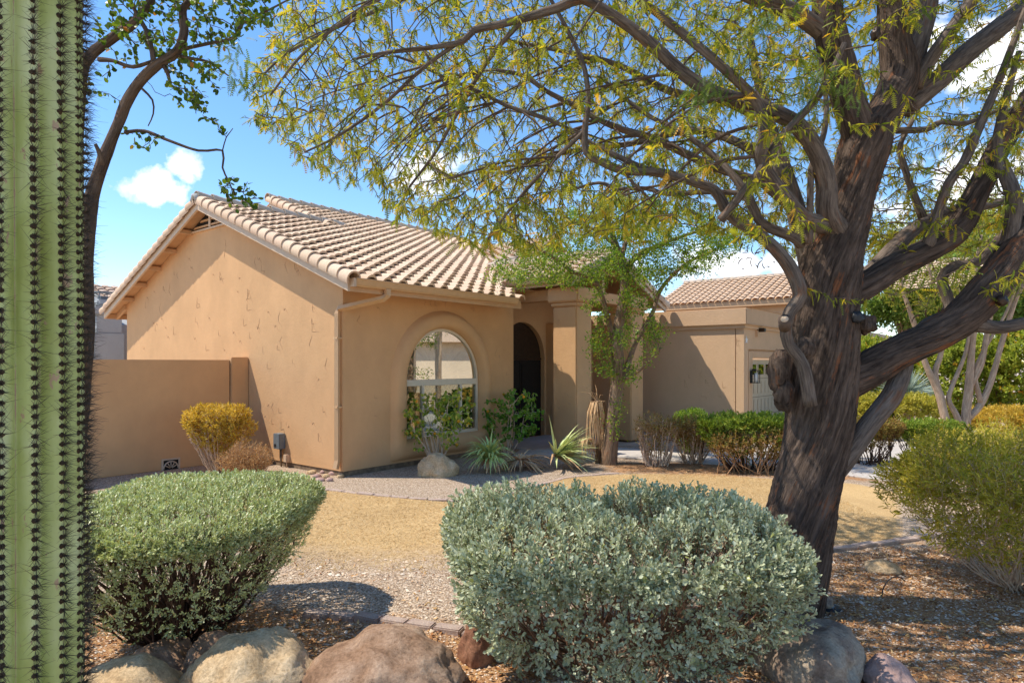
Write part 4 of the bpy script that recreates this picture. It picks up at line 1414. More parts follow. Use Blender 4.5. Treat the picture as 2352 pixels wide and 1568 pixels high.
# ================================================================ saguaro
def saguaro():
    d0 = 2.0
    root = empty('saguaro_cactus', (-1.60, 2.05, 0), 0, 'tall green ribbed saguaro cactus with dark spines at the edge of the yard', 'cactus')
    NR = 16
    th0 = math.radians(-1)      # a crest angle (0 = +X)
    Hh = 4.3
    def R0(z):
        r = .208
        if z < .9: r *= .90 + .10 * (z / .9)
        r *= 1 - .035 * max(0, (z - 1.9) / 2)
        if z > Hh - .5: r *= math.sqrt(max(.0, 1 - ((z - (Hh - .5)) / .5) ** 2))
        return max(r, .012)
    zs_ = np.concatenate([np.arange(0, Hh - .5, .045), Hh - .5 + .5 * np.sin(np.linspace(0, np.pi / 2, 12))])
    per = 14
    na = NR * per
    V = []
    # crest phases: (offset so that crests stand where the spine rows are)
    crest0 = math.radians(-67 + 90 - 90)
    for z in zs_:
        for j in range(na):
            ph = (j % per) / per
            an = math.radians(11.5) + 2 * math.pi * j / na + .02 * math.sin(z * 1.3)
            c = abs(math.cos(math.pi * ph))           # 1 at the crest, 0 in the groove
            prof = 1 - .25 * (1 - c) ** .85
            prof *= 1 + .016 * mnoise.noise(Vector((j // per * 3.3, z * 2.2, ph)))
            r = R0(z) * prof
            V.append((r * math.cos(an), r * math.sin(an), z))
    n = len(zs_); k_ = np.arange(na); base = (np.arange(n - 1) * na)[:, None]
    Fq = np.stack([base + k_, base + (k_ + 1) % na, base + na + (k_ + 1) % na, base + na + k_], -1).reshape(-1, 4)
    m, t = mat_new('cactus_skin')
    c = coords(t)
    nb = noise(t, 5, 5, .6, coords(t, 'Object', (1, 1, .4)))
    col = ramp(t, nb.outputs[0], [(.3, (.36, .39, .10)), (.5, (.50, .55, .20)), (.7, (.64, .67, .36))])
    sc_ = noise(t, 26, 5, .7, coords(t, 'Object', (1, 1, .45)))
    k2 = ramp(t, sc_.outputs[0], [(.625, (0, 0, 0)), (.65, (1, 1, 1))])
    col = mixc(t, k2, col, (.50, .34, .22))
    rd = fmath(t, 'MULTIPLY', attr(t, 'scar'), 1.0)
    sn_ = noise(t, 9, 6, .75, coords(t, 'Object', (1.5, 1.5, 1)))
    k3 = ramp(t, fmath(t, 'MULTIPLY', rd, sn_.outputs[0]), [(.40, (0, 0, 0)), (.46, (1, 1, 1))])
    col = mixc(t, k3, col, (.50, .34, .23))
    M['cactus'] = finish(m, t, col, .5, sc_.outputs[0], .12, .006, .35)
    scar = np.zeros((n, na)); scar[:, 0::per] = 0.0
    gro = np.array([1.0 if j % per in (per // 2,) else (.25 if j % per in (per // 2 - 1, per // 2 + 1) else 0) for j in range(na)])
    scar[:] = gro[None]
    body = link('body', mesh_tri('cactus_body', V, Fq, M['cactus'], True, {'scar': scar.ravel()}), root)
    # areoles and spines on every crest
    mb_a = MB(); P0, P1 = [], []
    AV, AF = [], []
    for i in range(NR):
        an0 = math.radians(11.5) + 2 * math.pi * i / NR
        if not (-math.pi < an0 and True): pass
        z = .05 + .02 * RT.random()
        while z < Hh - .05:
            an = an0 + .02 * math.sin(z * 1.3)
            r = R0(z)
            o = np.array([r * math.cos(an), r * math.sin(an), z])
            out = np.array([math.cos(an), math.sin(an), .05]); out /= np.linalg.norm(out)
            front = math.cos(an - math.radians(-52)) > -.25
            if front:
                b = len(AV)
                tng = np.array([-math.sin(an), math.cos(an), 0])
                s1, s2 = .0100, .0125
                for q in range(6):
                    aa = q * math.pi / 3
                    AV.append(tuple(o + tng * s1 * math.cos(aa) + np.array([0, 0, 1]) * s2 * math.sin(aa) - out * .004))
                AV.append(tuple(o + out * .008))
                AF += [(b + q, b + (q + 1) % 6, b + 6) for q in range(6)]
                ns = 24
                dirs = nrm(out * .75 + rng.normal(size=(ns, 3)) * .62)
                dirs = np.where((dirs @ out)[:, None] < .05, nrm(dirs + out * .8), dirs)
                L = rng.uniform(.020, .052, ns) * (1 + .55 * (rng.random(ns) < .15))
                P0.append(np.repeat(o[None] + out * .004, ns, 0)); P1.append(o + out * .004 + dirs * L[:, None])
            z += .029 + RT.uniform(-.003, .003)
    me = bpy.data.meshes.new('areoles'); me.from_pydata(AV, [], AF); me.materials.append(m_plain('areole', (.06, .038, .022), .95, .4, 60)); me.update()
    tag(link('areole', me, root), kind='stuff')
    P0 = np.concatenate(P0); P1 = np.concatenate(P1)
    segs_mesh('spines', P0, P1, np.full(len(P0), .0010), np.full(len(P0), .0002), m_plain('spine', (.085, .062, .045), .6, .3, 40), root, 3)


saguaro()


# ================================================================ the big mesquite
M['bark_big'] = m_bark('mesquite_bark', (.022, .015, .012), (.20, .14, .105), (.36, .12, .04), 1.0, 1.0)
M['bark_limb'] = m_bark('limb_bark', (.06, .043, .035), (.25, .195, .155), (.22, .09, .04), 1.6, .6)
M['twig'] = m_plain('twig_bark', (.105, .070, .050), .85, .35, 9, .2)

big = empty('mesquite_tree', (0, 0, 0), 0, 'big mesquite tree with rough dark bark and feathery yellow green leaves', 'tree')
TRUNK = [(1795, 1425, 98, 5.0), (1815, 1310, 90, 5.0), (1845, 1150, 80, 5.0), (1878, 1000, 78, 5.0), (1885, 900, 84, 5.0), (1890, 800, 84, 5.0), (1895, 700, 78, 5.0),
         (1912, 600, 70, 5.0), (1940, 500, 58, 5.0), (1962, 420, 54, 5.0), (1985, 340, 58, 5.0), (2000, 285, 52, 5.0)]
LIMBS = {
 'a': [(1985, 335, 46, 5), (1955, 250, 40, 4.95), (1930, 160, 40, 4.9), (1905, 60, 38, 4.85), (1897, -60, 34, 4.8), (1880, -250, 28, 4.7), (1850, -420, 18, 4.6)],
 'a1': [(1905, 85, 26, 4.88), (1850, 45, 22, 4.8), (1790, 15, 21, 4.7), (1726, -8, 19, 4.6), (1600, -60, 14, 4.4), (1450, -90, 9, 4.2)],
 'b': [(1990, 330, 48, 5), (2040, 245, 46, 5.05), (2065, 180, 46, 5.1), (2055, 90, 38, 5.1), (2048, 0, 34, 5.1), (2040, -120, 30, 5.1), (2030, -300, 20, 5.1)],
 'b2': [(2075, 180, 36, 5.12), (2105, 90, 33, 5.2), (2122, 0, 34, 5.25), (2140, -150, 27, 5.3), (2180, -330, 18, 5.4)],
 'b3': [(2100, 200, 20, 5.1), (2135, 140, 18, 5.05), (2185, 70, 17, 5.0), (2240, -8, 16, 4.95), (2300, -100, 12, 4.9), (2360, -220, 8, 4.8)],
 'b4': [(2080, 245, 30, 5.15), (2160, 180, 26, 5.2), (2230, 115, 25, 5.3), (2300, 60, 24, 5.4), (2370, 0, 22, 5.5), (2500, -110, 17, 5.7), (2650, -230, 11, 6)],
 'r1': [(1905, 895, 62, 5.0), (1985, 853, 56, 5.0), (2050, 815, 50, 5.0), (2150, 768, 50, 5.0), (2225, 716, 54, 5.0), (2300, 625, 54, 5.0), (2345, 560, 48, 5.0), (2410, 480, 42, 5.0), (2500, 380, 34, 5.1), (2620, 230, 24, 5.2), (2720, 50, 14, 5.3)],
 'r2': [(1910, 700, 52, 5.05), (1990, 655, 48, 5.1), (2050, 615, 45, 5.15), (2140, 570, 42, 5.2), (2200, 525, 42, 5.25), (2250, 430, 38, 5.3), (2300, 330, 36, 5.4), (2370, 220, 32, 5.5), (2460, 80, 24, 5.6), (2560, -100, 14, 5.7)],
 'r3': [(1950, 675, 30, 5.2), (1990, 640, 25, 5.3), (2030, 595, 23, 5.4), (2067, 557, 21, 5.5), (2115, 515, 18, 5.7), (2200, 480, 14, 5.9), (2280, 470, 10, 6.1), (2400, 430, 6, 6.4)],
 'r4': [(1868, 1160, 26, 5.0), (1905, 1095, 28, 4.98), (1948, 1042, 26, 4.95), (2004, 965, 24, 4.95), (2051, 904, 24, 5.0), (2075, 837, 22, 5.1), (2085, 800, 20, 5.2), (2131, 742, 14, 5.35), (2171, 722, 12, 5.4), (2179, 690, 12, 5.4), (2163, 641, 12, 5.4), (2190, 612, 12, 5.4), (2247, 600, 12, 5.45), (2307, 534, 10, 5.5), (2352, 480, 9, 5.6), (2420, 400, 5, 5.7)],
 'r5': [(2225, 740, 22, 5.0), (2290, 752, 16, 4.98), (2352, 742, 15, 4.95), (2450, 720, 12, 4.9), (2560, 690, 7, 4.8)],
 'r6': [(2310, 605, 26, 5.0), (2325, 520, 22, 5.0), (2328, 450, 20, 5.0), (2304, 385, 17, 5.1), (2290, 330, 13, 5.15), (2310, 230, 10, 5.2), (2340, 120, 7, 5.3)],
 'r7': [(2130, 570, 16, 5.15), (2150, 500, 12, 5.1), (2180, 420, 11, 5.05), (2215, 371, 11, 5.05), (2254, 280, 10, 5.05), (2296, 182, 9, 5.1), (2338, 70, 7, 5.1), (2380, -50, 5, 5.1)],
 'r8': [(2120, 500, 10, 5.6), (2089, 420, 8, 5.6), (2072, 364, 7, 5.6), (2068, 332, 6, 5.6), (2100, 270, 5, 5.6)],
 'r9': [(2060, 300, 9, 5.3), (2128, 297, 8, 5.3), (2163, 280, 7, 5.35), (2219, 283, 6, 5.4), (2300, 250, 4, 5.5)],
 'l1': [(1930, 540, 34, 4.95), (1900, 488, 26, 4.8), (1898, 420, 24, 4.75), (1876, 350, 22, 4.7), (1834, 290, 21, 4.65), (1796, 266, 20, 4.6), (1753, 248, 19, 4.6), (1690, 228, 18, 4.55), (1640, 213, 17, 4.5), (1568, 168, 16, 4.5), (1466, 77, 14, 4.45),
        (1361, 7, 12, 4.4), (1326, 0, 12, 4.4), (1274, 21, 11, 4.4), (1204, 42, 10, 4.4), (1134, 60, 9, 4.4), (1088, 70, 8.5, 4.4), (1064, 95, 7, 4.4), (1001, 108, 5.5, 4.4), (906, 119, 4.5, 4.4), (829, 131, 3.5, 4.4)],
 'l2': [(1890, 515, 24, 4.85), (1848, 504, 20, 4.72), (1813, 465, 18, 4.6), (1764, 402, 17, 4.5), (1746, 357, 16, 4.45), (1757, 315, 15, 4.4), (1743, 245, 13, 4.4), (1697, 189, 12, 4.35), (1638, 136, 11, 4.3), (1568, 77, 10, 4.3), (1490, 15, 9, 4.3), (1420, -40, 7, 4.25), (1300, -90, 5, 4.2)],
 'l3': [(1862, 930, 16, 4.64), (1843, 838, 15, 4.6), (1811, 790, 14, 4.58), (1805, 750, 14, 4.56), (1815, 715, 15, 4.56), (1838, 680, 17, 4.58), (1819, 622, 17, 4.6), (1779, 570, 16, 4.6), (1731, 530, 15, 4.6), (1690, 505, 14, 4.6), (1665, 475, 13, 4.6), (1641, 437, 12, 4.6), (1604, 421, 11.5, 4.6),
        (1514, 396, 11, 4.6), (1432, 392, 10, 4.6), (1379, 371, 9, 4.6), (1347, 350, 8.5, 4.6), (1344, 297, 7.5, 4.6), (1351, 227, 6.5, 4.6), (1337, 140, 5.5, 4.6), (1281, 28, 4.5, 4.6), (1230, -60, 3, 4.6)],
 'l4': [(1840, 560, 14, 4.85), (1820, 543, 13, 4.8), (1751, 514, 12, 4.75), (1722, 461, 11, 4.75), (1681, 400, 9, 4.8), (1630, 350, 7.5, 4.9), (1560, 300, 6, 5.0), (1480, 260, 5, 5.1), (1380, 180, 3.5, 5.2)],
 'l5': [(1850, 500, 14, 5.3), (1785, 448, 12, 5.3), (1743, 417, 11, 5.3), (1655, 389, 10.5, 5.3), (1568, 350, 10, 5.3), (1501, 318, 9, 5.2), (1431, 298, 8, 5.2), (1379, 277, 7, 5.1), (1323, 245, 6.5, 5.1), (1256, 210, 5.5, 5), (1204, 175, 5, 5), (1141, 161, 4, 5)],
 'l6': [(1514, 402, 8, 4.6), (1430, 365, 7, 4.7), (1344, 322, 6, 4.8), (1274, 280, 5.5, 4.8), (1169, 245, 5, 4.9), (1099, 210, 4.5, 4.9), (1029, 182, 4, 5), (959, 147, 3.5, 5), (910, 130, 3, 5)],
 'l7': [(1720, 462, 8, 4.75), (1702, 445, 7, 4.8), (1620, 441, 6.5, 4.9), (1530, 445, 6, 5.0), (1485, 433, 5.5, 5.1), (1416, 433, 5, 5.2), (1375, 420, 4, 5.3), (1300, 440, 3, 5.4)],
 'l8': [(1655, 506, 10, 4.52), (1743, 395, 9.5, 4.45), (1785, 325, 9, 4.45), (1850, 255, 8.5, 4.45), (1897, 196, 8, 4.5), (1940, 100, 6, 4.5)],
 'k1': [(1875, 660, 32, 5.4), (1850, 560, 26, 5.5), (1830, 490, 24, 5.55), (1808, 420, 22, 5.6), (1785, 350, 19, 5.7), (1765, 280, 15, 5.9), (1740, 180, 10, 6.1), (1720, 60, 6, 6.3)],
 'k2': [(1858, 560, 9, 4.78), (1862, 420, 8, 4.75), (1866, 378, 8, 4.75), (1893, 304, 7, 4.75), (1897, 224, 6, 4.8), (1880, 120, 5, 4.9)],
 # branches deeper in the crown
 'k3': [(1765, 280, 13, 5.9), (1660, 230, 11, 6.0), (1540, 210, 9, 6.1), (1420, 150, 7, 6.2), (1300, 120, 5, 6.3), (1150, 90, 3.5, 6.4)],
 'k4': [(1800, 400, 13, 5.6), (1700, 330, 11, 5.9), (1590, 300, 9, 6.2), (1450, 330, 7, 6.5), (1300, 350, 5, 6.7), (1150, 400, 3.5, 6.8)],
 'k5': [(1204, 42, 7, 4.4), (1120, 140, 6, 4.5), (1050, 260, 5, 4.7), (1000, 350, 4, 4.9), (940, 430, 3, 5.0)],
 'k6': [(1088, 75, 6, 4.4), (980, 150, 5, 4.45), (880, 240, 4.5, 4.5), (780, 310, 3.5, 4.6), (700, 350, 2.5, 4.7)],
 'k7': [(1361, 5, 9, 4.4), (1250, -40, 8, 4.3), (1100, -60, 7, 4.25), (950, -40, 6, 4.2), (820, 30, 5, 4.2), (700, 120, 3.5, 4.25), (620, 220, 2.5, 4.3)],
 'k8': [(1040, -52, 6, 4.2), (900, 10, 5, 4.3), (760, 70, 4, 4.4), (650, 130, 3, 4.5), (580, 200, 2, 4.5)],
 'k9': [(1344, 300, 6, 4.6), (1260, 380, 5, 4.7), (1180, 470, 4, 4.8), (1120, 550, 3, 4.9)],
}
TRUNK = [(x, y, r * .89, d_) for (x, y, r, d_) in TRUNK]
_, tp = limb_obj('trunk', px_path(TRUNK), M['bark_big'], big, 130, .020, .020, 3, None, .75, .05)
paths = []
for i, (k_, rows) in enumerate(LIMBS.items()):
    kf = {'r1': .74, 'r2': .64, 'r3': .8, 'r6': .8, 'b4': .9}.get(k_, .86 if k_[0] in 'ab' else .92)
    rows = [(x, y, r * kf, d_) for (x, y, r, d_) in rows]
    LIMBS[k_] = rows
    r0 = rows[0][2]
    big_ = r0 >= 32
    _, pp = limb_obj('limb', px_path(rows), M['bark_big'] if big_ else M['bark_limb'], big, 56 if big_ else 18 if r0 > 9 else 8, .03 if big_ else .05,
                     (.0042 + .008 * min(1, r0 / 60)) if big_ else .003 if r0 > 9 else 0, 10 + i, None, .5, .06)
    paths.append(pp[3:] if len(pp) > 8 else pp)
# thinner boughs that sweep down and to the left from the limbs
RB_ = random.Random(77)
src = [k_ for k_ in LIMBS if k_[0] in 'lk' and k_ not in ('k1', 'k2', 'l8')]
bm_ = MB(); BVEC = []
n_b = 0
while n_b < 95:
    P_ = smooth_path(px_path(LIMBS[RB_.choice(src)]), .08)
    i_ = RB_.randrange(int(len(P_) * .25), len(P_))
    st_ = P_[i_]; spx = proj(st_[:3])
    if not (600 < spx[0] < 1780 and -150 < spx[1] < 520): continue
    d0_ = st_[1]
    dx, dy = -RB_.uniform(90, 330), RB_.uniform(40, 240)
    if RB_.random() < .25: dx *= -.4
    ex, ey = spx[0] + dx, spx[1] + dy
    if not in_poly(np.array([[ex, ey]]), [(650, -80), (600, 60), (570, 190), (580, 250), (640, 310), (730, 380), (900, 470), (1100, 560), (1400, 530), (1780, 520), (1830, -80)])[0]: continue
    dd_ = d0_ + RB_.uniform(-.5, .9)
    r0_ = min(st_[3] * .6, RB_.uniform(.008, .016))
    rows = [[*st_[:3], r0_], [*at(spx[0] + dx * .35 + RB_.uniform(-15, 15), spx[1] + dy * .18 + RB_.uniform(-15, 15), d0_ * .65 + dd_ * .35), r0_ * .8],
            [*at(spx[0] + dx * .72 + RB_.uniform(-15, 15), spx[1] + dy * .58 + RB_.uniform(-15, 15), d0_ * .3 + dd_ * .7), r0_ * .55], [*at(ex, ey, dd_), .0025]]
    Q = smooth_path(np.array(rows), .07)
    bm_.tube([q[:3] for q in Q], [max(.002, q[3]) for q in Q], 5, False)
    paths.append(Q[1:]); n_b += 1
tag(bm_.build('boughs', M['twig'], big), kind='stuff')
# burls, knots and cut stubs
def knob(px, py, d, r, seed, mat, sc=(1, 1, 1)):
    bm = bmesh.new(); bmesh.ops.create_icosphere(bm, subdivisions=3, radius=1)
    c = at(px, py, d); off = Vector((seed * 3.1, seed * 1.7, 0))
    for v in bm.verts:
        q = v.co.normalized(); v.co = q * (1 + .35 * mnoise.noise(q * 2 + off) + .15 * mnoise.noise(q * 5 + off)) * r
        v.co = Vector((v.co.x * sc[0] + c[0], v.co.y * sc[1] + c[1], v.co.z * sc[2] + c[2]))
    me_ = bpy.data.meshes.new('knot'); bm.to_mesh(me_); bm.free(); me_.polygons.foreach_set('use_smooth', [True] * len(me_.polygons)); me_.materials.append(mat)
    at_ = me_.attributes.new('bark', 'FLOAT_VECTOR', 'POINT')
    for v_, a_q in zip(me_.vertices, at_.data): a_q.vector = (v_.co.x, v_.co.y, v_.co.z * .2)
    link('knot', me_, big)
knob(1790, 850, 4.9, .10, 1, M['bark_big'], (.8, .9, 1.7))
knob(1800, 905, 4.88, .09, 2, M['bark_big'], (.8, .9, 1.5))
knob(1970, 728, 4.76, .045, 4, M['black'], (1, .6, 1))
knob(1990, 745, 4.85, .07, 3, M['bark_big'])
knob(1850, 800, 4.70, .07, 5, M['bark_big'], (1, .8, 1.2))
knob(2012, 80, 4.98, .045, 6, M['bronze'], (.8, .8, 1.3))
knob(2300, 690, 4.83, .04, 7, M['bronze'])
k = MB(); a_, b2_ = at(1803, 752, 4.55), at(1802, 733, 4.47); k.tube([a_, b2_], .042, 12); k.build('cut_stub', M['twig'], big)
k = MB(); d_ = (b2_ - a_) / np.linalg.norm(b2_ - a_); k.tube([b2_ + d_ * .001, b2_ + d_ * .004], .026, 12); k.build('cut_face', M['rake_wood'], big)

# crown
CROWN = [(650, -80), (600, 60), (550, 190), (560, 260), (610, 330), (690, 345), (720, 405), (830, 425), (880, 495), (1010, 540), (1090, 590), (1250, 575), (1400, 545), (1600, 545), (1770, 545), (1830, 600),
         (1990, 600), (2100, 580), (2250, 550), (2420, 520), (2420, -80)]
def crown_att(n):
    out = []
    tot = 0
    while tot < n:
        q = np.column_stack([rng.uniform(-2.9, 6.4, 40000), rng.uniform(3.5, 8.3, 40000), rng.uniform(2.1, 6.6, 40000)])
        e = ((q[:, 0] - 1.9) / 4.9) ** 2 + ((q[:, 1] - 5.4) / 3.0) ** 2
        top = 3.6 + 2.9 * np.sqrt(np.clip(1 - e, 0, 1))
        ok = (e < 1) & (q[:, 2] < top)
        pp = proj(q)
        inside = in_poly(pp, CROWN)
        out_frame = (pp[:, 1] < -30) | (pp[:, 0] > 2400)
        ok &= inside | (out_frame & (pp[:, 0] > 620) & (rng.random(len(q)) < .16) & (q[:, 2] > 2.6))
        # keep the space close round the trunk and under the right limbs open
        nearr = (np.abs(q[:, 0] - 2.55) < .45) & (np.abs(q[:, 1] - 5.0) < .6) & (q[:, 2] < 4.4)
        ok &= ~nearr
        ok &= ~((pp[:, 0] > 1830) & (pp[:, 1] > 0) & (q[:, 1] < 4.7) & (rng.random(len(q)) < .93))
        ok &= ~((pp[:, 0] > 1950) & (pp[:, 1] > -30) & (rng.random(len(q)) < .35))
        ok &= ~((pp[:, 0] < 1800) & (q[:, 1] < 4.0) & (rng.random(len(q)) < .6))
        out.append(q[ok]); tot += ok.sum()
    return np.concatenate(out)[:n]


att = crown_att(8500)
pos, par, rad, ns = grow_tree(big, paths, att, None, M['twig'], None, .11, 1.5, .145, .0027, 4, .030, (-.05, 0, -.16), .30, 0, 90)
print('mesquite nodes', len(pos))
M['mesq'] = m_leaf('mesquite_leaf', [(0, (.11, .17, .022)), (.3, (.27, .31, .035)), (.6, (.44, .42, .045)), (.85, (.60, .47, .05)), (1, (.62, .37, .05))], .5, .5, (1.35, 1.25, .5))


def feather(pos, par, rad, ns, thr, per, L, name, mat, root, tint_mu, tint_sd, w=.34, shape='pinna', pin=2, droop=.55, filt=None):
    i = np.arange(ns, len(pos)); i = i[rad[i] < thr]
    if filt is not None: i = i[filt(pos[i])]
    i = np.repeat(i, per)
    n_ = len(i)
    d0 = nrm(pos[i] - pos[par[i]])
    base = pos[i] - d0 * rng.uniform(0, .11, (n_, 1))
    side = rand_dirs(n_)
    d = nrm(d0 * .55 + side * .8 + np.array([0, 0, -droop]) * rng.uniform(.3, 1.5, (n_, 1)))
    t0 = np.clip(rng.normal(tint_mu, tint_sd, n_), 0, 1)
    P_, D_, T_ = [], [], []
    sp_ = nrm(np.cross(d, rand_dirs(n_)))
    for q in range(pin):
        s = (q / max(1, pin - 1) - .5) * 1.0 if pin > 1 else 0
        P_.append(base + d * .015 * (q % 2)); D_.append(nrm(d + sp_ * s)); T_.append(t0)
    P_, D_, T_ = np.concatenate(P_), np.concatenate(D_), np.concatenate(T_)
    n2 = len(P_)
    Nn = nrm(np.array([0, 0, 1.]) + rand_dirs(n2) * .8)
    LL = rng.uniform(.7, 1.3, n2) * L
    print(name, n2)
    return leaf_mesh(name, P_, D_, Nn, LL, LL * w, T_, mat, shape, root)


# tint drifts through the crown so that greener and yellower boughs alternate
fr_n = len(pos)
feather(pos, par, rad, ns, .0058, 3, .058, 'foliage', M['mesq'], big, .45, .28, .14, 'lance', 2, .8)
feather(pos, par, rad, ns, .0050, 1, .105, 'foliage', M['mesq'], big, .45, .28, .32, 'pinna', 2, .8)
print('triangles', sum(sum(p.loop_total - 2 for p in m_.polygons) if len(m_.polygons) < 2000 else len(m_.loops) - 2 * len(m_.polygons) for m_ in bpy.data.meshes))
# a few fresh green sprays close to the trunk
sp_pts = []
for (x, y, d) in ((1900, 165, 4.4), (1965, 190, 4.4), (1840, 215, 4.35), (1880, 175, 4.4), (1940, 205, 4.4), (1620, 205, 4.3), (1660, 190, 4.3), (1600, 220, 4.3), (1700, 110, 4.3), (1760, 60, 4.3), (545, 120, 4.2), (560, 165, 4.2), (520, 150, 4.2)):
    sp_pts.append(at(x, y, d))
sp_pts = np.array(sp_pts)
n_ = 26
P_ = np.repeat(sp_pts, n_, 0) + rng.normal(size=(len(sp_pts) * n_, 3)) * .06
D_ = nrm(rng.normal(size=P_.shape) * .6 + np.array([-.2, 0, -.75]))
leaf_mesh('fresh_spray', P_, D_, nrm(np.array([0, -.4, .6]) + rand_dirs(len(P_)) * .7), rng.uniform(.07, .12, len(P_)), .03, rng.uniform(0, 1, len(P_)),
          m_leaf('fresh_leaf', [(0, (.10, .17, .03)), (1, (.22, .29, .07))], .4, .5, (1.2, 1.25, .6)), 'pinna', big)
# dark dry pods hanging right of the trunk
mb = MB()
for i in range(60):
    x, y = RT.uniform(2020, 2200), RT.uniform(600, 790)
    if RT.random() < .3: x, y = RT.uniform(1700, 1780), RT.uniform(560, 610)
    c = at(x, y, RT.uniform(5.6, 6.4)); a0 = RT.uniform(0, 6.3); r = RT.uniform(.012, .03)
    mb.tube([c + np.array([r * math.cos(a0 + .5 * q), .01 * q, r * math.sin(a0 + .5 * q) - .008 * q]) for q in range(6)], [.002, .004, .005, .005, .004, .002], 5, False)
tag(mb.build('seed_pod', m_plain('dry_pod', (.10, .045, .02), .6, .3, 30), big), kind='stuff')


# ================================================================ tree behind the saguaro
lt = empty('leaning_tree', (0, 0, 0), 0, 'tree with brown bark and small round leaves rising behind the saguaro', 'tree')
M['bark_left'] = m_bark('brown_bark', (.07, .045, .035), (.24, .165, .12), (.25, .13, .07), 1.5, .9)
LT = {
 'trunk': [(125, 1850, 70, 3.25), (130, 1500, 60, 3.25), (150, 1100, 50, 3.25), (178, 800, 42, 3.25), (186, 620, 32, 3.25), (197, 540, 25, 3.25), (210, 455, 19, 3.25), (238, 367, 17, 3.25), (269, 290, 15, 3.25), (301, 217, 14, 3.25), (350, 157, 13, 3.2), (406, 119, 12, 3.2), (423, 70, 11, 3.2), (420, 21, 10, 3.2), (445, -10, 8, 3.2), (480, -100, 5, 3.2)],
 'b': [(165, 420, 22, 3.3), (185, 182, 17, 3.3), (210, 126, 14, 3.3), (259, 87, 13, 3.3), (304, 56, 12, 3.3), (343, 7, 10, 3.3), (380, -60, 7, 3.3), (420, -160, 4, 3.3)],
 'c': [(353, 150, 9, 3.2), (350, 120, 8, 3.2), (336, 70, 7, 3.2), (315, 35, 6, 3.2), (297, -5, 5, 3.2)],
 'd': [(400, 124, 8, 3.2), (427, 112, 6, 3.2), (490, 98, 5, 3.2), (535, 87, 4.5, 3.2), (560, 52, 4, 3.2), (630, 17, 3, 3.2), (680, -10, 2, 3.2)],
 'e': [(287, 304, 6, 3.22), (332, 301, 5, 3.2), (385, 322, 4.5, 3.15), (455, 346, 4, 3.1), (511, 346, 3.6, 3.1), (511, 385, 3, 3.1), (525, 416, 2.4, 3.1), (540, 450, 1.6, 3.1)],
 'f': [(511, 346, 2, 3.1), (520, 315, 1.8, 3.1), (535, 295, 1.2, 3.1)],
 'g': [(228, 137, 8, 3.28), (260, 140, 6, 3.25), (305, 154, 6, 3.22), (353, 140, 5, 3.2)],
 'h': [(375, 150, 7, 3.2), (384, 165, 6, 3.2), (392, 195, 4, 3.2), (400, 200, 3, 3.2)],
 'i': [(410, 128, 6, 3.2), (440, 135, 5, 3.2), (480, 143, 4, 3.2), (525, 175, 2, 3.2)],
 'j': [(327, 205, 4, 3.2), (350, 230, 3, 3.2), (352, 262, 2.4, 3.2), (340, 290, 1.6, 3.2)],
 'k': [(234, 380, 8, 3.2), (228, 350, 7, 3.18), (219, 331, 5, 3.16)],
}
lp = []
for i, (k_, rows) in enumerate(LT.items()):
    rows = [(x, y, r * .74, d_) for (x, y, r, d_) in rows]
    _, pp = limb_obj('trunk' if k_ == 'trunk' else 'limb', px_path(rows), M['bark_left'], lt, 26 if i < 2 else 8, .03, .006 if i < 2 else 0, 40 + i, None, .5, .08)
    if k_ == 'trunk': pp = pp[pp[:, 2] > 3.2]
    if k_ not in ('k',): lp.append(pp)
knob_c = [(205, 590, .05), (212, 560, .035)]
regs = [([(225, -60), (660, -60), (620, 60), (545, 100), (520, 125), (505, 200), (480, 275), (440, 265), (400, 190), (330, 110), (250, 110)], 430, (3.0, 3.55)),
        ([(190, 172), (232, 172), (236, 232), (195, 236)], 14, (3.2, 3.35)), ([(285, 295), (345, 295), (350, 335), (285, 335)], 12, (3.1, 3.3)), ([(350, 285), (388, 290), (385, 335), (355, 330)], 10, (3.1, 3.25)),
        ([(490, 415), (560, 405), (615, 440), (600, 500), (520, 480)], 46, (3.0, 3.2)), ([(240, 80), (330, -20), (260, -20), (200, 60)], 30, (3.15, 3.4))]
A_ = []
for poly, n_, (d0, d1) in regs:
    pl = np.array(poly); c = 0
    while c < n_:
        q = np.array([RT.uniform(pl[:, 0].min(), pl[:, 0].max()), RT.uniform(pl[:, 1].min(), pl[:, 1].max())])
        if in_poly(q[None], poly)[0]:
            A_.append(at(q[0], q[1], RT.uniform(d0, d1))); c += 1
pos, par, rad, ns = grow_tree(lt, lp, np.array(A_), None, M['twig'], None, .05, 1.0, .06, .0016, 4, .007, (0, 0, -.05), .35, 0, 60)
M['roundleaf'] = m_leaf('round_leaf', [(0, (.045, .085, .012)), (.45, (.085, .145, .018)), (.85, (.16, .22, .03)), (.97, (.22, .24, .04)), (1, (.50, .18, .03))], .38, .4, (1.3, 1.3, .4))
i = np.arange(ns, len(pos)); i = i[rad[i] < .0034]
near_att = np.array(A_)
dmin = np.array([np.min(np.linalg.norm(near_att - pos[j], axis=1)) for j in i])
i = i[dmin < .10]
i = np.repeat(i, 5); n_ = len(i)
d0 = nrm(pos[i] - pos[par[i]])
D_ = nrm(d0 * .4 + rand_dirs(n_) + np.array([0, 0, -.2]))
leaf_mesh('foliage', pos[i] - d0 * rng.uniform(0, .05, (n_, 1)) + D_ * .006, D_, rand_dirs(n_) + np.array([0, 0, .6]), rng.uniform(.020, .036, n_), rng.uniform(.016, .026, n_), rng.uniform(0, 1, n_), M['roundleaf'], 'oval', lt)
print('round leaves', n_)

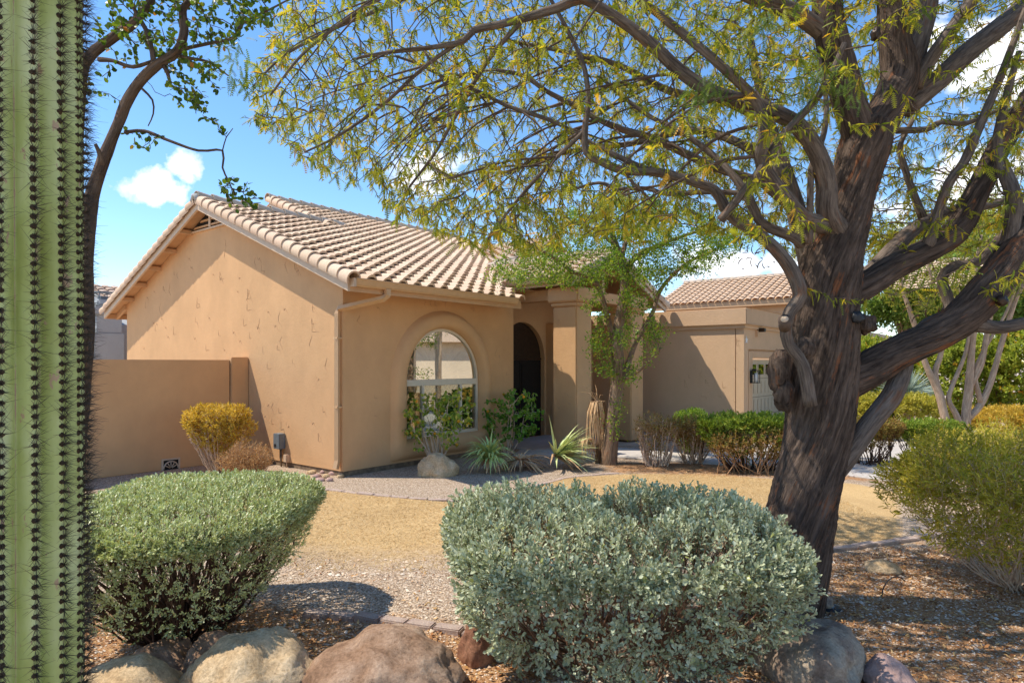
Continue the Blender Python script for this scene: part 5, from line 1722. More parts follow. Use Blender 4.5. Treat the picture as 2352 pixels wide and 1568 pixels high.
# ================================================================ slender tree by the porch
pt = empty('porch_tree', (0, 0, 0), 0, 'slender tree with small bright green leaves beside the porch column', 'tree')
M['bark_porch'] = m_bark('porch_bark', (.12, .07, .045), (.42, .29, .19), (.34, .16, .08), 1.0, 1.0)
dP = 12.2
PT = {
 'trunk': [(1398, 1072, 20, dP), (1402, 1020, 17, dP), (1410, 950, 15, dP), (1415, 900, 14, dP), (1420, 850, 14, dP), (1417, 790, 14, dP), (1424, 730, 11, dP), (1432, 680, 10, dP), (1434, 640, 9.5, dP), (1428, 600, 9, dP), (1415, 565, 7, dP), (1400, 520, 5, dP), (1380, 480, 3, dP)],
 'a': [(1414, 800, 8, dP), (1396, 730, 7, dP - .1), (1385, 690, 6.5, dP - .15), (1372, 655, 6, dP - .2), (1345, 635, 5.5, dP - .3), (1312, 622, 5, dP - .4), (1270, 590, 4, dP - .5), (1220, 565, 3, dP - .6), (1170, 560, 2, dP - .7)],
 'b': [(1432, 870, 8, dP), (1455, 800, 6, dP + .1), (1475, 760, 5.5, dP + .15), (1500, 715, 5, dP + .2), (1515, 670, 5, dP + .3), (1545, 632, 4.5, dP + .3), (1585, 600, 4, dP + .4), (1640, 575, 3, dP + .4)],
 'c': [(1434, 640, 8, dP), (1448, 605, 7, dP), (1475, 580, 6, dP), (1510, 565, 5, dP), (1560, 545, 4, dP - .1), (1620, 530, 3, dP - .2), (1690, 545, 2, dP - .2)],
 'd': [(1428, 600, 6, dP), (1440, 550, 5, dP + .2), (1470, 510, 4, dP + .4), (1500, 470, 3, dP + .5)],
 'e': [(1415, 565, 5, dP), (1370, 530, 4, dP + .1), (1310, 510, 3, dP + .2), (1250, 530, 2, dP + .2)],
 'f': [(1420, 880, 4, dP), (1470, 850, 3, dP - .3), (1520, 800, 2, dP - .5)],
}
pp_ = []
for i, (k_, rows) in enumerate(PT.items()):
    _, q = limb_obj('trunk' if k_ == 'trunk' else 'limb', px_path(rows), M['bark_porch'], pt, 20 if i == 0 else 8, .05, .008 if i == 0 else 0, 70 + i, None, .4, .1)
    pp_.append(q[q[:, 2] > 1.2])
A_ = []
for poly, n_, (d0, d1) in [([(1110, 640), (1150, 590), (1260, 560), (1310, 480), (1400, 440), (1560, 460), (1700, 510), (1730, 560), (1640, 620), (1530, 640), (1450, 650), (1300, 655), (1200, 660)], 620, (11.2, 13.3)),
                           ([(1330, 640), (1380, 690), (1400, 800), (1350, 780), (1345, 700)], 18, (11.4, 12.6)), ([(1430, 650), (1530, 650), (1490, 720), (1540, 760), (1510, 820), (1440, 860), (1425, 760)], 40, (11.4, 12.9)),
                           ([(1350, 800), (1400, 830), (1395, 870), (1350, 850)], 20, (11.6, 12.0)), ([(1440, 820), (1480, 830), (1470, 870), (1430, 880)], 24, (11.6, 12.4)), ([(1390, 950), (1425, 900), (1432, 1000), (1405, 1010)], 14, (11.9, 12.1))]:
    pl = np.array(poly); c = 0
    while c < n_:
        q = np.array([RT.uniform(pl[:, 0].min(), pl[:, 0].max()), RT.uniform(pl[:, 1].min(), pl[:, 1].max())])
        if in_poly(q[None], poly)[0]:
            A_.append(at(q[0], q[1], RT.uniform(d0, d1))); c += 1
pos, par, rad, ns = grow_tree(pt, pp_, np.array(A_), None, M['twig'], None, .12, 1.6, .13, .0035, 4, .02, (0, 0, -.05), .3, 0, 70)
M['porchleaf'] = m_leaf('porch_leaf', [(0, (.09, .17, .02)), (.45, (.20, .31, .035)), (.85, (.36, .44, .06)), (1, (.50, .44, .07))], .4, .5, (1.25, 1.3, .5))
i = np.arange(ns, len(pos)); i = i[rad[i] < .0075]; i = np.repeat(i, 22); n_ = len(i)
leaf_mesh('foliage', pos[i] + rng.normal(size=(n_, 3)) * .065, rand_dirs(n_) + np.array([0, 0, -.3]), rand_dirs(n_) + np.array([0, 0, .5]), rng.uniform(.035, .075, n_), rng.uniform(.018, .036, n_), rng.uniform(0, 1, n_), M['porchleaf'], 'diamond', pt)
print('porch leaves', n_)

# ================================================================ many-stemmed tree on the right
ms = empty('multi_stem_tree', (0, 0, 0), 0, 'pale many stemmed tree beyond the olive green shrub', 'tree')
M['bark_pale'] = m_bark('pale_bark', (.32, .20, .13), (.66, .48, .34), None, 1.2, .6)
dM = 13.6
MS = [
 [(2206, 1044, 13, dM), (2176, 977, 12, dM), (2158, 907, 11, dM), (2136, 858, 9, dM), (2123, 827, 8, dM), (2105, 760, 7, dM), (2085, 700, 6, dM), (2070, 650, 5, dM), (2075, 590, 4, dM), (2060, 540, 2, dM)],
 [(2158, 907, 9, dM), (2148, 855, 8, dM), (2160, 816, 7, dM), (2172, 740, 6, dM), (2165, 690, 5, dM), (2140, 640, 4, dM), (2125, 580, 3, dM)],
 [(2219, 1038, 15, dM), (2218, 960, 13, dM), (2225, 897, 11, dM), (2232, 802, 9, dM), (2236, 767, 8, dM), (2250, 690, 7, dM), (2240, 620, 5, dM), (2255, 540, 3, dM)],
 [(2226, 890, 9, dM), (2253, 837, 8, dM), (2267, 767, 7, dM), (2280, 700, 6, dM), (2300, 620, 5, dM), (2290, 540, 3, dM)],
 [(2224, 960, 10, dM), (2253, 928, 9, dM), (2277, 872, 8, dM), (2302, 785, 7, dM), (2330, 697, 6, dM), (2352, 650, 5, dM), (2390, 580, 4, dM), (2420, 520, 2, dM)],
 [(2212, 990, 10, dM), (2195, 950, 8, dM), (2179, 917, 7, dM), (2190, 879, 6, dM), (2218, 809, 5, dM), (2225, 740, 4, dM), (2200, 660, 3, dM)],
 [(2253, 925, 8, dM), (2240, 860, 6, dM), (2262, 800, 5, dM), (2310, 720, 4, dM), (2340, 640, 3, dM)],
]
mp_ = []
for i, rows in enumerate(MS):
    rows = [(x, y, r * .78, d_) for (x, y, r, d_) in rows]
    _, q = limb_obj('stem', px_path(rows), M['bark_pale'], ms, 10, .08, 0, 90 + i, None, .4, .12)
    mp_.append(q[q[:, 2] > 2.6])
A_ = []
pl = [(1990, 640), (2000, 540), (2090, 470), (2250, 430), (2430, 440), (2430, 640), (2300, 690), (2200, 700), (2090, 720), (2030, 700)]
while len(A_) < 650:
    q = np.array([RT.uniform(1980, 2440), RT.uniform(420, 720)])
    if in_poly(q[None], pl)[0]: A_.append(at(q[0], q[1], RT.uniform(dM - 1.5, dM + 1.5)))
pos, par, rad, ns = grow_tree(ms, mp_, np.array(A_), None, M['twig'], None, .16, 2.0, .2, .004, 4, .02, (0, 0, -.02), .3, 0, 60)
M['yleaf'] = m_leaf('yellow_green_leaf', [(0, (.12, .16, .02)), (.5, (.22, .24, .035)), (1, (.36, .30, .05))], .4, .5, (1.3, 1.25, .5))
i = np.arange(ns, len(pos)); i = i[rad[i] < .009]; i = np.repeat(i, 10); n_ = len(i)
leaf_mesh('foliage', pos[i] + rng.normal(size=(n_, 3)) * .10, rand_dirs(n_) + np.array([0, 0, -.4]), rand_dirs(n_) + np.array([0, 0, .5]), rng.uniform(.06, .12, n_), rng.uniform(.02, .04, n_), rng.uniform(0, 1, n_), M['yleaf'], 'diamond', ms)


# ================================================================ shrubs
def shrub(name, label, cat, c, rx, ry, ztop, zlow, mat_leaf_, n_shoot, per, L, Wd, shape='oval', stem_mat=None, n_stem=60, stem_r=.008, base_r=.2, power=3.0, top_bias=1.0, low_fade=.0, inner=.18,
          twig_len=.09, group=None, tint=(.5, .25), sub=3, lump=.08, spread=.9, mid=.6, up=.35, holes=0.0, seed=0, taper_to=.62, fade_pow=1.0):
    root = empty(name, (c[0], c[1], 0), 0, label, cat, group)
    # surface of a clipped mound: radius grows from the base to the shoulder, then a flattish dome
    def shell(n):
        out_p, out_n = [], []
        tot = 0
        while tot < n:
            m_ = n * 3
            d = rand_dirs(m_)
            zz = np.abs(d[:, 2])
            sgn = np.where(rng.random(m_) < .62, 1, -1)
            zd = d[:, 2] = zz * sgn
            # superellipsoid
            s = (np.abs(d[:, 0]) ** power + np.abs(d[:, 1]) ** power + np.abs(zd) ** power) ** (-1 / power)
            q = d * s[:, None]
            zc = zlow + (ztop - zlow) * mid
            hi = ztop - zc; lo = zc - zlow
            P_ = np.column_stack([q[:, 0] * rx, q[:, 1] * ry, np.where(q[:, 2] > 0, q[:, 2] * hi, q[:, 2] * lo) + zc])
            taper = np.where(q[:, 2] < 0, 1 - (1 - taper_to) * np.abs(q[:, 2]) ** 1.3, 1)
            P_[:, 0] *= taper; P_[:, 1] *= taper
            nn = nrm(np.column_stack([np.sign(q[:, 0]) * np.abs(q[:, 0]) ** (power - 1) / rx, np.sign(q[:, 1]) * np.abs(q[:, 1]) ** (power - 1) / ry, np.sign(q[:, 2]) * np.abs(q[:, 2]) ** (power - 1) / np.where(q[:, 2] > 0, hi, lo)]))
            keep = rng.random(m_) < (1 - low_fade * np.clip((zc - P_[:, 2]) / max(lo, .01), 0, 1) ** fade_pow)
            keep &= P_[:, 2] > .03
            out_p.append(P_[keep]); out_n.append(nn[keep]); tot += keep.sum()
        return np.concatenate(out_p)[:n], np.concatenate(out_n)[:n]
    S, Nn = shell(n_shoot)
    lum = np.array([mnoise.noise(Vector((p_[0] * 2.2 + seed, p_[1] * 2.2, p_[2] * 2.6))) + .5 * mnoise.noise(Vector((p_[0] * 6 + seed, p_[1] * 6, p_[2] * 6))) for p_ in S])
    S = S + Nn * (lum * lump)[:, None]
    if holes:
        S = S - Nn * ((lum < -.28) * holes * rng.random(len(S)))[:, None]
    dep = rng.random(len(S)) ** 2.2 * inner
    S = S - Nn * dep[:, None]
    dirs = nrm(Nn * .7 + np.array([0, 0, up]) + rand_dirs(len(S)) * .45)
    base = S - dirs * twig_len
    S[:, 2] = np.maximum(S[:, 2], .03); base[:, 2] = np.maximum(base[:, 2], .01)
    # stems
    if n_stem:
        P0, P1, R0_, R1_ = [], [], [], []
        tg, tn = shell(n_stem * 8)
        tg = tg[tg[:, 2] > zlow + .25 * (ztop - zlow)][:n_stem]
        ends = []
        for e in tg:
            an = math.atan2(e[1] / ry, e[0] / rx) + RT.gauss(0, .5)
            rr = base_r * math.sqrt(RT.random())
            b = np.array([rr * math.cos(an) * rx / max(rx, ry), rr * math.sin(an) * ry / max(rx, ry), -.02])
            e = e * .86
            mid_ = (b + e) / 2 + np.array([e[0] * .04, e[1] * .04, -.10 * e[2]]) + rng.normal(size=3) * .03
            pts = [b * (1 - t_) ** 2 + mid_ * 2 * t_ * (1 - t_) + e * t_ ** 2 + rng.normal(size=3) * .008 for t_ in np.linspace(0, 1, 7)]
            for q in range(6):
                P0.append(pts[q]); P1.append(pts[q + 1]); R0_.append(stem_r * (1 - q / 7)); R1_.append(stem_r * (1 - (q + 1) / 7))
                if q >= 2:
                    for s_ in range(sub):
                        e2 = pts[q + 1] + nrm(nrm(pts[q + 1] - pts[q]) * .8 + rand_dirs(1)[0] * .7 + np.array([0, 0, .3])) * RT.uniform(.06, .14) * max(rx, .5) * .8
                        e2[2] = max(e2[2], .02)
                        P0.append(pts[q + 1]); P1.append(e2); R0_.append(stem_r * .4); R1_.append(stem_r * .15)
        segs_mesh('stems', np.array(P0), np.array(P1), np.array(R0_), np.array(R1_), stem_mat or M['twig'], root, 4)
    # shoots: twig plus leaves up its length
    segs_mesh('shoots', base, S, np.full(len(S), max(.0011, stem_r * .16)), np.full(len(S), .0007), stem_mat or M['twig'], root, 3)
    n_ = len(S) * per
    i = np.repeat(np.arange(len(S)), per)
    t_ = np.tile((np.arange(per) + .5) / per, len(S)) ** .8
    ph = np.tile(np.arange(per) * 2.4, len(S)) + np.repeat(rng.uniform(0, 6.3, len(S)), per)
    dd = dirs[i]
    a = np.where(np.abs(dd[:, 2:3]) < .9, np.array([[0, 0, 1.]]), np.array([[1., 0, 0]]))
    sx = nrm(np.cross(dd, a)); sy = np.cross(sx, dd)
    rad_ = sx * np.cos(ph)[:, None] + sy * np.sin(ph)[:, None]
    ld = nrm(rad_ * spread * (1.15 - .75 * t_[:, None]) + dd * (.35 + .6 * t_[:, None]) + rand_dirs(n_) * .18)
    lp_ = base[i] + (S[i] - base[i]) * t_[:, None]
    ln = nrm(dd - ld * np.sum(dd * ld, 1, keepdims=True) + rand_dirs(n_) * .2)
    LL = L * rng.uniform(.5, 1.3, n_) * np.repeat(rng.uniform(.75, 1.2, len(S)), per)
    tt = np.clip(np.repeat(rng.normal(tint[0], tint[1] * .6, len(S)), per) + rng.normal(0, tint[1] * .5, n_), 0, 1)
    leaf_mesh('foliage', lp_, ld, ln, LL, LL * Wd, tt, mat_leaf_, shape, root)
    print(name, n_)
    return root


M['silver'] = m_leaf('silver_leaf', [(0, (.24, .27, .14)), (.35, (.42, .45, .28)), (.8, (.58, .60, .41)), (.95, (.66, .67, .48)), (1, (.42, .42, .14))], .18, .7, (1.1, 1.15, .8), .15)
M['sage'] = m_leaf('sheared_leaf', [(0, (.26, .30, .10)), (.35, (.48, .52, .22)), (.7, (.64, .67, .36)), (.95, (.74, .74, .50)), (1, (.58, .44, .16))], .20, .38, (1.2, 1.2, .6), .55)
M['olive'] = m_leaf('olive_leaf', [(0, (.22, .22, .028)), (.4, (.42, .39, .045)), (.8, (.58, .50, .075)), (1, (.66, .52, .12))], .35, .55, (1.25, 1.2, .5))
M['stem_dark'] = m_plain('dark_stem', (.085, .045, .028), .9, .35, 12, .2)
M['stem_brown'] = m_plain('brown_stem', (.20, .105, .06), .9, .35, 12, .2)
M['stem_pale'] = m_plain('pale_stem', (.60, .44, .31), .85, .25, 12, .2)
M['stem_dry'] = m_plain('dry_stem', (.42, .24, .12), .85, .3, 12, .2)

shrub('silver_shrub', 'large rounded silver grey shrub in front of the big tree', 'shrub', (.70, 4.22), 1.12, .90, 1.02, .0, M['silver'], 6000, 11, .036, .48, 'spoon', M['stem_brown'], 150, .009, .55,
      3.1, low_fade=.62, inner=.16, twig_len=.13, tint=(.5, .3), lump=.13, mid=.66, holes=.30, seed=4, taper_to=.84, fade_pow=.7)
shrub('sheared_shrub', 'sheared flat topped green shrub beside the saguaro', 'shrub', (-2.30, 4.62), .80, 1.02, 1.02, .06, M['sage'], 14000, 10, .023, .42, 'oval', M['stem_dark'], 230, .0105, .34,
      3.6, low_fade=.97, inner=.12, twig_len=.07, tint=(.5, .3), lump=.06, mid=.78, seed=9, fade_pow=.42)
shrub('olive_shrub', 'olive yellow shrub with narrow leaves right of the big tree trunk', 'shrub', (4.30, 5.55), .98, 1.0, 1.30, .12, M['olive'], 3000, 10, .050, .24, 'lance', M['stem_pale'], 70, .009, .18,
      2.4, low_fade=.65, inner=.40, twig_len=.18, tint=(.55, .3), lump=.16, mid=.6, seed=14)


def place(x, y):
    return gat(x, y)[:2]


# shrubs by the garden wall
M['goldleaf'] = m_leaf('golden_leaf', [(0, (.40, .29, .04)), (.5, (.66, .47, .07)), (1, (.78, .58, .18))], .35, .6, (1.2, 1.1, .5))
M['drytwig'] = m_leaf('dry_twig_leaf', [(0, (.36, .18, .07)), (.5, (.54, .31, .13)), (1, (.66, .44, .22))], .15, .8)
dY = 11.15
def spread_shrub(name, label, x0, x1, ytop, d, ybase=None, depth=None, **kw):
    X = ((x0 + x1) / 2 - CX) / F * d; rx = (x1 - x0) / 2 / F * d; zt = HC - (ytop - HY) / F * d
    return shrub(name, label, kw.pop('cat', 'shrub'), (X, d), rx, depth or rx * .8, zt, kw.pop('zlow', .08), **kw)
spread_shrub('golden_shrub', 'golden yellow shrub in the corner of the garden wall and the gable', 428, 578, 925, 11.05, mat_leaf_=M['goldleaf'], n_shoot=1150, per=9, L=.06, Wd=.3, shape='lance', stem_mat=M['stem_pale'], n_stem=45, stem_r=.014, base_r=.12,
             depth=.45, zlow=.35, power=2.6, low_fade=.7, inner=.3, twig_len=.16, lump=.10, mid=.55, seed=3)
spread_shrub('dry_shrub', 'low dry orange brown twiggy shrub below the golden shrub', 502, 628, 1015, 10.35, mat_leaf_=M['drytwig'], n_shoot=1500, per=6, L=.05, Wd=.16, shape='diamond', stem_mat=M['stem_dry'], n_stem=70, stem_r=.010, base_r=.12,
             depth=.42, zlow=.04, power=2.3, low_fade=.2, inner=.35, twig_len=.2, lump=.14, mid=.4, up=.25, seed=7)


# open leggy shrubs with heart shaped leaves by the window
M['heart'] = m_leaf('heart_leaf', [(0, (.14, .24, .03)), (.45, (.27, .37, .045)), (.8, (.45, .48, .07)), (.95, (.62, .52, .09)), (1, (.72, .42, .04))], .38, .5, (1.25, 1.25, .45))
M['heart2'] = m_leaf('heart_leaf_green', [(0, (.08, .20, .025)), (.6, (.18, .34, .05)), (1, (.32, .42, .08))], .38, .5, (1.2, 1.3, .45))


def leggy(name, label, base, poly, d0, d1, n_att, mat, seed, per=3, stems=9, L=.07):
    root = empty(name, base, 0, label, 'shrub', None)
    b = np.array(base)
    A = []
    pl = np.array(poly)
    while len(A) < n_att:
        q = np.array([RT.uniform(pl[:, 0].min(), pl[:, 0].max()), RT.uniform(pl[:, 1].min(), pl[:, 1].max())])
        if in_poly(q[None], poly)[0]: A.append(at(q[0], q[1], RT.uniform(d0, d1)) - b)
    A = np.array(A)
    pths = []
    for s in range(stems):
        e = A[RT.randrange(len(A))] * .75
        m_ = e * .5 + np.array([e[0] * .05, 0, -.05 * e[2]]) + rng.normal(size=3) * .05
        rows = [[0 + RT.gauss(0, .03), RT.gauss(0, .03), -.03, .014], [*m_, .010], [*e, .005]]
        _, q = limb_obj('stem', np.array(rows), M['stem_pale'], root, 6, .06, 0, seed + s)
        pths.append(q[2:])
    pos, par, rad, ns = grow_tree(root, pths, A, None, M['stem_pale'], None, .07, .8, .09, .0028, 4, .008, (0, 0, .02), .4, 0, 40)
    i = np.arange(ns, len(pos)); i = i[rad[i] < .0046]; i = np.repeat(i, per); n_ = len(i)
    D_ = nrm(rand_dirs(n_) * .8 + np.array([0, 0, -.8]))
    leaf_mesh('foliage', pos[i] + rng.normal(size=(n_, 3)) * .02, D_, rand_dirs(n_) + np.array([0, -.5, .3]), rng.uniform(.6, 1.25, n_) * L, rng.uniform(.6, 1.1, n_) * L * .8, rng.random(n_), mat, 'heart', root)
    mb = MB()
    for j in rng.choice(len(pos) - ns, 6, replace=False) + ns:
        c = pos[j] + np.array([0, -.03, 0])
        mb.tube([c + np.array([0, -.012, 0]), c, c + np.array([0, .02, 0])], [.03, .026, .008], 7)
    tag(mb.build('flower', m_plain('orange_flower', (.75, .36, .03), .6), root), kind='stuff')
    return root


q = gat(1000, 1052)
bs = (at(1003, 1045, 11.75)[0], 11.75, 0)
leggy('leggy_shrub', 'open leggy shrub with pale stems behind the boulder at the arched window', bs, [(915, 1010), (925, 930), (985, 895), (1060, 890), (1095, 930), (1085, 990), (1060, 1020), (990, 1010), (950, 1035)], 11.3, 12.2, 210, M['heart'], 200, 3, 16, .07)
bs = (at(1165, 1030, 13.3)[0], 13.3, 0)
leggy('leggy_shrub', 'green leggy shrub with broad leaves between the window and the dark front door', bs, [(1105, 980), (1110, 910), (1190, 878), (1240, 910), (1250, 945), (1235, 990), (1180, 1015), (1130, 1010)], 12.9, 13.8, 170, M['heart2'], 230, 3, 10, .085)

# twiggy and green hedge shrubs along the walkway
M['hedge'] = m_leaf('hedge_leaf', [(0, (.12, .19, .02)), (.5, (.25, .34, .045)), (.85, (.40, .44, .07)), (1, (.50, .32, .08))], .35, .55, (1.2, 1.25, .5))
M['rust'] = m_leaf('rust_leaf', [(0, (.20, .10, .035)), (.4, (.34, .20, .06)), (.75, (.36, .30, .08)), (1, (.20, .24, .05))], .3, .6)
spread_shrub('twiggy_shrub', 'dry pale twiggy shrub at the foot of the garage wall', 1458, 1560, 950, 12.0, mat_leaf_=M['rust'], n_shoot=420, per=5, L=.05, Wd=.3, shape='lance', stem_mat=M['stem_pale'], n_stem=45, stem_r=.013, base_r=.2,
             depth=.35, zlow=.2, low_fade=.6, inner=.3, twig_len=.18, lump=.15, mid=.6, seed=21)
spread_shrub('twiggy_shrub', 'rust brown half bare hedge shrub left of the bright green one', 1530, 1655, 952, 12.3, mat_leaf_=M['rust'], n_shoot=900, per=7, L=.05, Wd=.32, shape='lance', stem_mat=M['stem_pale'], n_stem=40, stem_r=.012, base_r=.2,
             depth=.4, zlow=.2, low_fade=.7, inner=.3, twig_len=.15, lump=.12, mid=.65, seed=22)
spread_shrub('green_hedge', 'bright green clipped shrub left of the big trunk before the garage door', 1605, 1845, 945, 11.5, mat_leaf_=M['hedge'], n_shoot=2500, per=9, L=.055, Wd=.34, shape='lance', stem_mat=M['stem_dark'], n_stem=45, stem_r=.013, base_r=.4,
             depth=.45, zlow=.22, low_fade=.8, inner=.30, twig_len=.15, lump=.14, mid=.7, seed=23, power=3.4, taper_to=.85, fade_pow=.7)
spread_shrub('green_hedge', 'rust brown lower hedge in front of the bright green clipped shrub', 1630, 1810, 985, 11.15, mat_leaf_=M['rust'], n_shoot=500, per=7, L=.05, Wd=.32, shape='lance', stem_mat=M['stem_dry'], n_stem=30, stem_r=.010, base_r=.6,
             depth=.22, zlow=.2, low_fade=.4, inner=.4, twig_len=.14, lump=.14, mid=.6, seed=33, power=3.2, taper_to=.9)
spread_shrub('green_hedge', 'rust topped open stemmed hedge right of the big trunk', 1915, 2070, 962, 12.2, mat_leaf_=M['rust'], n_shoot=1500, per=7, L=.05, Wd=.36, shape='lance', stem_mat=M['stem_dark'], n_stem=45, stem_r=.012, base_r=.4,
             depth=.4, zlow=.25, low_fade=.85, inner=.25, twig_len=.12, lump=.08, mid=.75, seed=24)
spread_shrub('green_hedge', 'half bare green hedge before the pale driveway by the many stemmed tree', 2050, 2200, 962, 12.4, mat_leaf_=M['hedge'], n_shoot=1400, per=7, L=.05, Wd=.36, shape='lance', stem_mat=M['stem_dark'], n_stem=40, stem_r=.012, base_r=.4,
             depth=.4, zlow=.25, low_fade=.85, inner=.25, twig_len=.12, lump=.08, mid=.75, seed=25)
spread_shrub('dark_shrub', 'small dark green shrub against the shaded garage wall', 1545, 1625, 938, 13.4, mat_leaf_=M['porchleaf'], n_shoot=500, per=8, L=.05, Wd=.4, shape='oval', stem_mat=M['stem_dark'], n_stem=15, stem_r=.012, base_r=.1, depth=.35, zlow=.1, seed=26)
M['yhedge'] = m_leaf('yellow_hedge_leaf', [(0, (.28, .28, .035)), (.5, (.48, .43, .065)), (1, (.62, .53, .12))], .35, .6, (1.2, 1.15, .5))
spread_shrub('yellow_hedge', 'low clipped yellow green hedge below the spiky desert spoon', 1945, 2160, 903, 16.5, mat_leaf_=M['yhedge'], n_shoot=2300, per=7, L=.08, Wd=.4, shape='oval', stem_mat=M['stem_dark'], n_stem=20, stem_r=.014, base_r=.5, depth=.9, zlow=.05, power=3.2, low_fade=.3, seed=27)
spread_shrub('yellow_hedge', 'straw coloured low hedge behind the many stemmed tree', 2240, 2480, 930, 15.5, mat_leaf_=M['goldleaf'], n_shoot=2000, per=7, L=.07, Wd=.3, shape='lance', stem_mat=M['stem_dark'], n_stem=20, stem_r=.014, base_r=.5, depth=1.0, zlow=.05, power=2.6, low_fade=.3, seed=28)
M['lantana'] = m_leaf('lantana_leaf', [(0, (.16, .22, .02)), (.5, (.32, .37, .045)), (.85, (.50, .48, .07)), (.92, (.80, .34, .03)), (1, (.85, .42, .05))], .35, .6, (1.2, 1.2, .5))
for (x0, x1, yt, d, lab, sd_) in ((2125, 2300, 770, 19.0, 'orange flowered hedge behind the many stemmed tree', 30), (2265, 2480, 745, 18.0, 'tall orange flowered hedge at the edge of the yard on the right', 31), (1930, 2110, 778, 21.0, 'yellow green hedge below the pale parapet beyond the big trunk', 32)):
    spread_shrub('flowering_hedge', lab, x0, x1, yt, d, mat_leaf_=M['lantana'], n_shoot=3000, per=8, L=.10, Wd=.5, shape='oval', stem_mat=M['stem_dark'], n_stem=12, stem_r=.02, base_r=.6, depth=1.1, zlow=.0, power=2.6, lump=.25, inner=.35, twig_len=.2, seed=sd_, group='flowering hedges beyond the drive')
for (x, y, d, s, lab, sd_) in ((2330, 990, 9.0, 1.0, 'sprawling yellow green shrub behind the olive shrub', 35), (2250, 1000, 10.8, .8, 'low yellow green shrub at the foot of the many stemmed tree', 36)):
    X = at(x, y, d)
    shrub('low_shrub', lab, 'shrub', (X[0], d), s * 1.1, s * .8, X[2] + .1, .05, M['olive'], 2200, 8, .045, .3, 'lance', M['stem_pale'], 30, .01, .2, 2.4, low_fade=.3, inner=.3, twig_len=.14, tint=(.7, .25), lump=.15, mid=.5, seed=sd_)


# ================================================================ strap-leaved plants
def strap_plant(name, label, cat, c, n, L, wd, mat, seed, lean=(0, 0), arch=.8, up=(.25, 1.0), dead=None, nd=0, group=None, hang=0.0, az=None):
    R_ = random.Random(seed)
    root = empty(name, c, 0, label, cat, group)
    for (cnt, m_, nm) in ((n, mat, 'leaf'), (nd, dead, 'dead_leaf')):
        for i in range(cnt):
            a = R_.uniform(0, 6.283) if az is None else R_.gauss(az, .9)
            el = R_.uniform(*up) if nm == 'leaf' else R_.uniform(-.25, .35)
            l_ = L * R_.uniform(.65, 1.15)
            w_ = wd * R_.uniform(.75, 1.1)
            h = np.array([math.cos(a), math.sin(a), 0.]); z = np.array([0, 0, 1.])
            p_ = np.array([lean[0] * .0, lean[1] * .0, .05]); dirv = h * math.cos(el * 1.45) + z * math.sin(el * 1.45) + np.array([lean[0], lean[1], 0])
            dirv /= np.linalg.norm(dirv)
            mb = MB(); vs = []
            ns_ = 6
            side = np.cross(dirv, z); side /= np.linalg.norm(side) + 1e-9
            for q in range(ns_ + 1):
                t_ = q / ns_
                ww = w_ * (.55 + .9 * t_ if t_ < .4 else (1 - t_) / .6 * .95 + .02) * .5
                nn = np.cross(side, dirv)
                vs += [p_ - side * ww + nn * ww * .35, p_, p_ + side * ww + nn * ww * .35]
                dirv = dirv + np.array([0, 0, -arch * R_.uniform(.6, 1.3) * (.35 if nm == 'leaf' else .5) * (t_ + .15)]); dirv /= np.linalg.norm(dirv)
                p_ = p_ + dirv * l_ / ns_
                if p_[2] < .012 - c[2]: p_[2] = .012 - c[2] + .004 * R_.random()
            fs = []
            for q in range(ns_):
                b = q * 3
                fs += [(b, b + 1, b + 4, b + 3), (b + 1, b + 2, b + 5, b + 4)]
            mb.add(vs, fs, False).build(nm, m_, root)
    return root


M['yucca'] = m_leaf('strap_leaf', [(0, (.25, .32, .08)), (1, (.25, .32, .08))], .25, .45, (1.2, 1.2, .6))
M['yucca'] = m_plain('strap_green', (.50, .58, .20), .45, .25, 3, .05)
M['yucca2'] = m_plain('strap_yellow', (.58, .63, .28), .45, .25, 3, .05)
M['deadleaf'] = m_plain('dead_strap', (.56, .35, .18), .8, .35, 6, .1)
q = gat(1125, 1083)
strap_plant('yucca_plant', 'fallen green strap leaved yucca nearest the window boulder', 'yucca', (q[0], q[1], .18), 130, .56, .058, M['yucca'], 1, (-.2, -.2), 1.35, (.15, .95), M['deadleaf'], 10)
q = gat(1270, 1074)
strap_plant('yucca_plant', 'bright green strap leaved yucca with upright blades in front of the porch column', 'yucca', (q[0] + .05, q[1], .15), 120, .78, .055, M['yucca2'], 2, (.25, -.1), .4, (.0, .8), M['deadleaf'], 22, az=-.25)
q = gat(1195, 1078)
strap_plant('dead_yucca', 'heap of dry brown strap leaves between the two green yuccas', 'yucca', (q[0], q[1], .12), 0, .72, .045, M['yucca'], 3, (0, 0), .6, (0, .5), M['deadleaf'], 80)

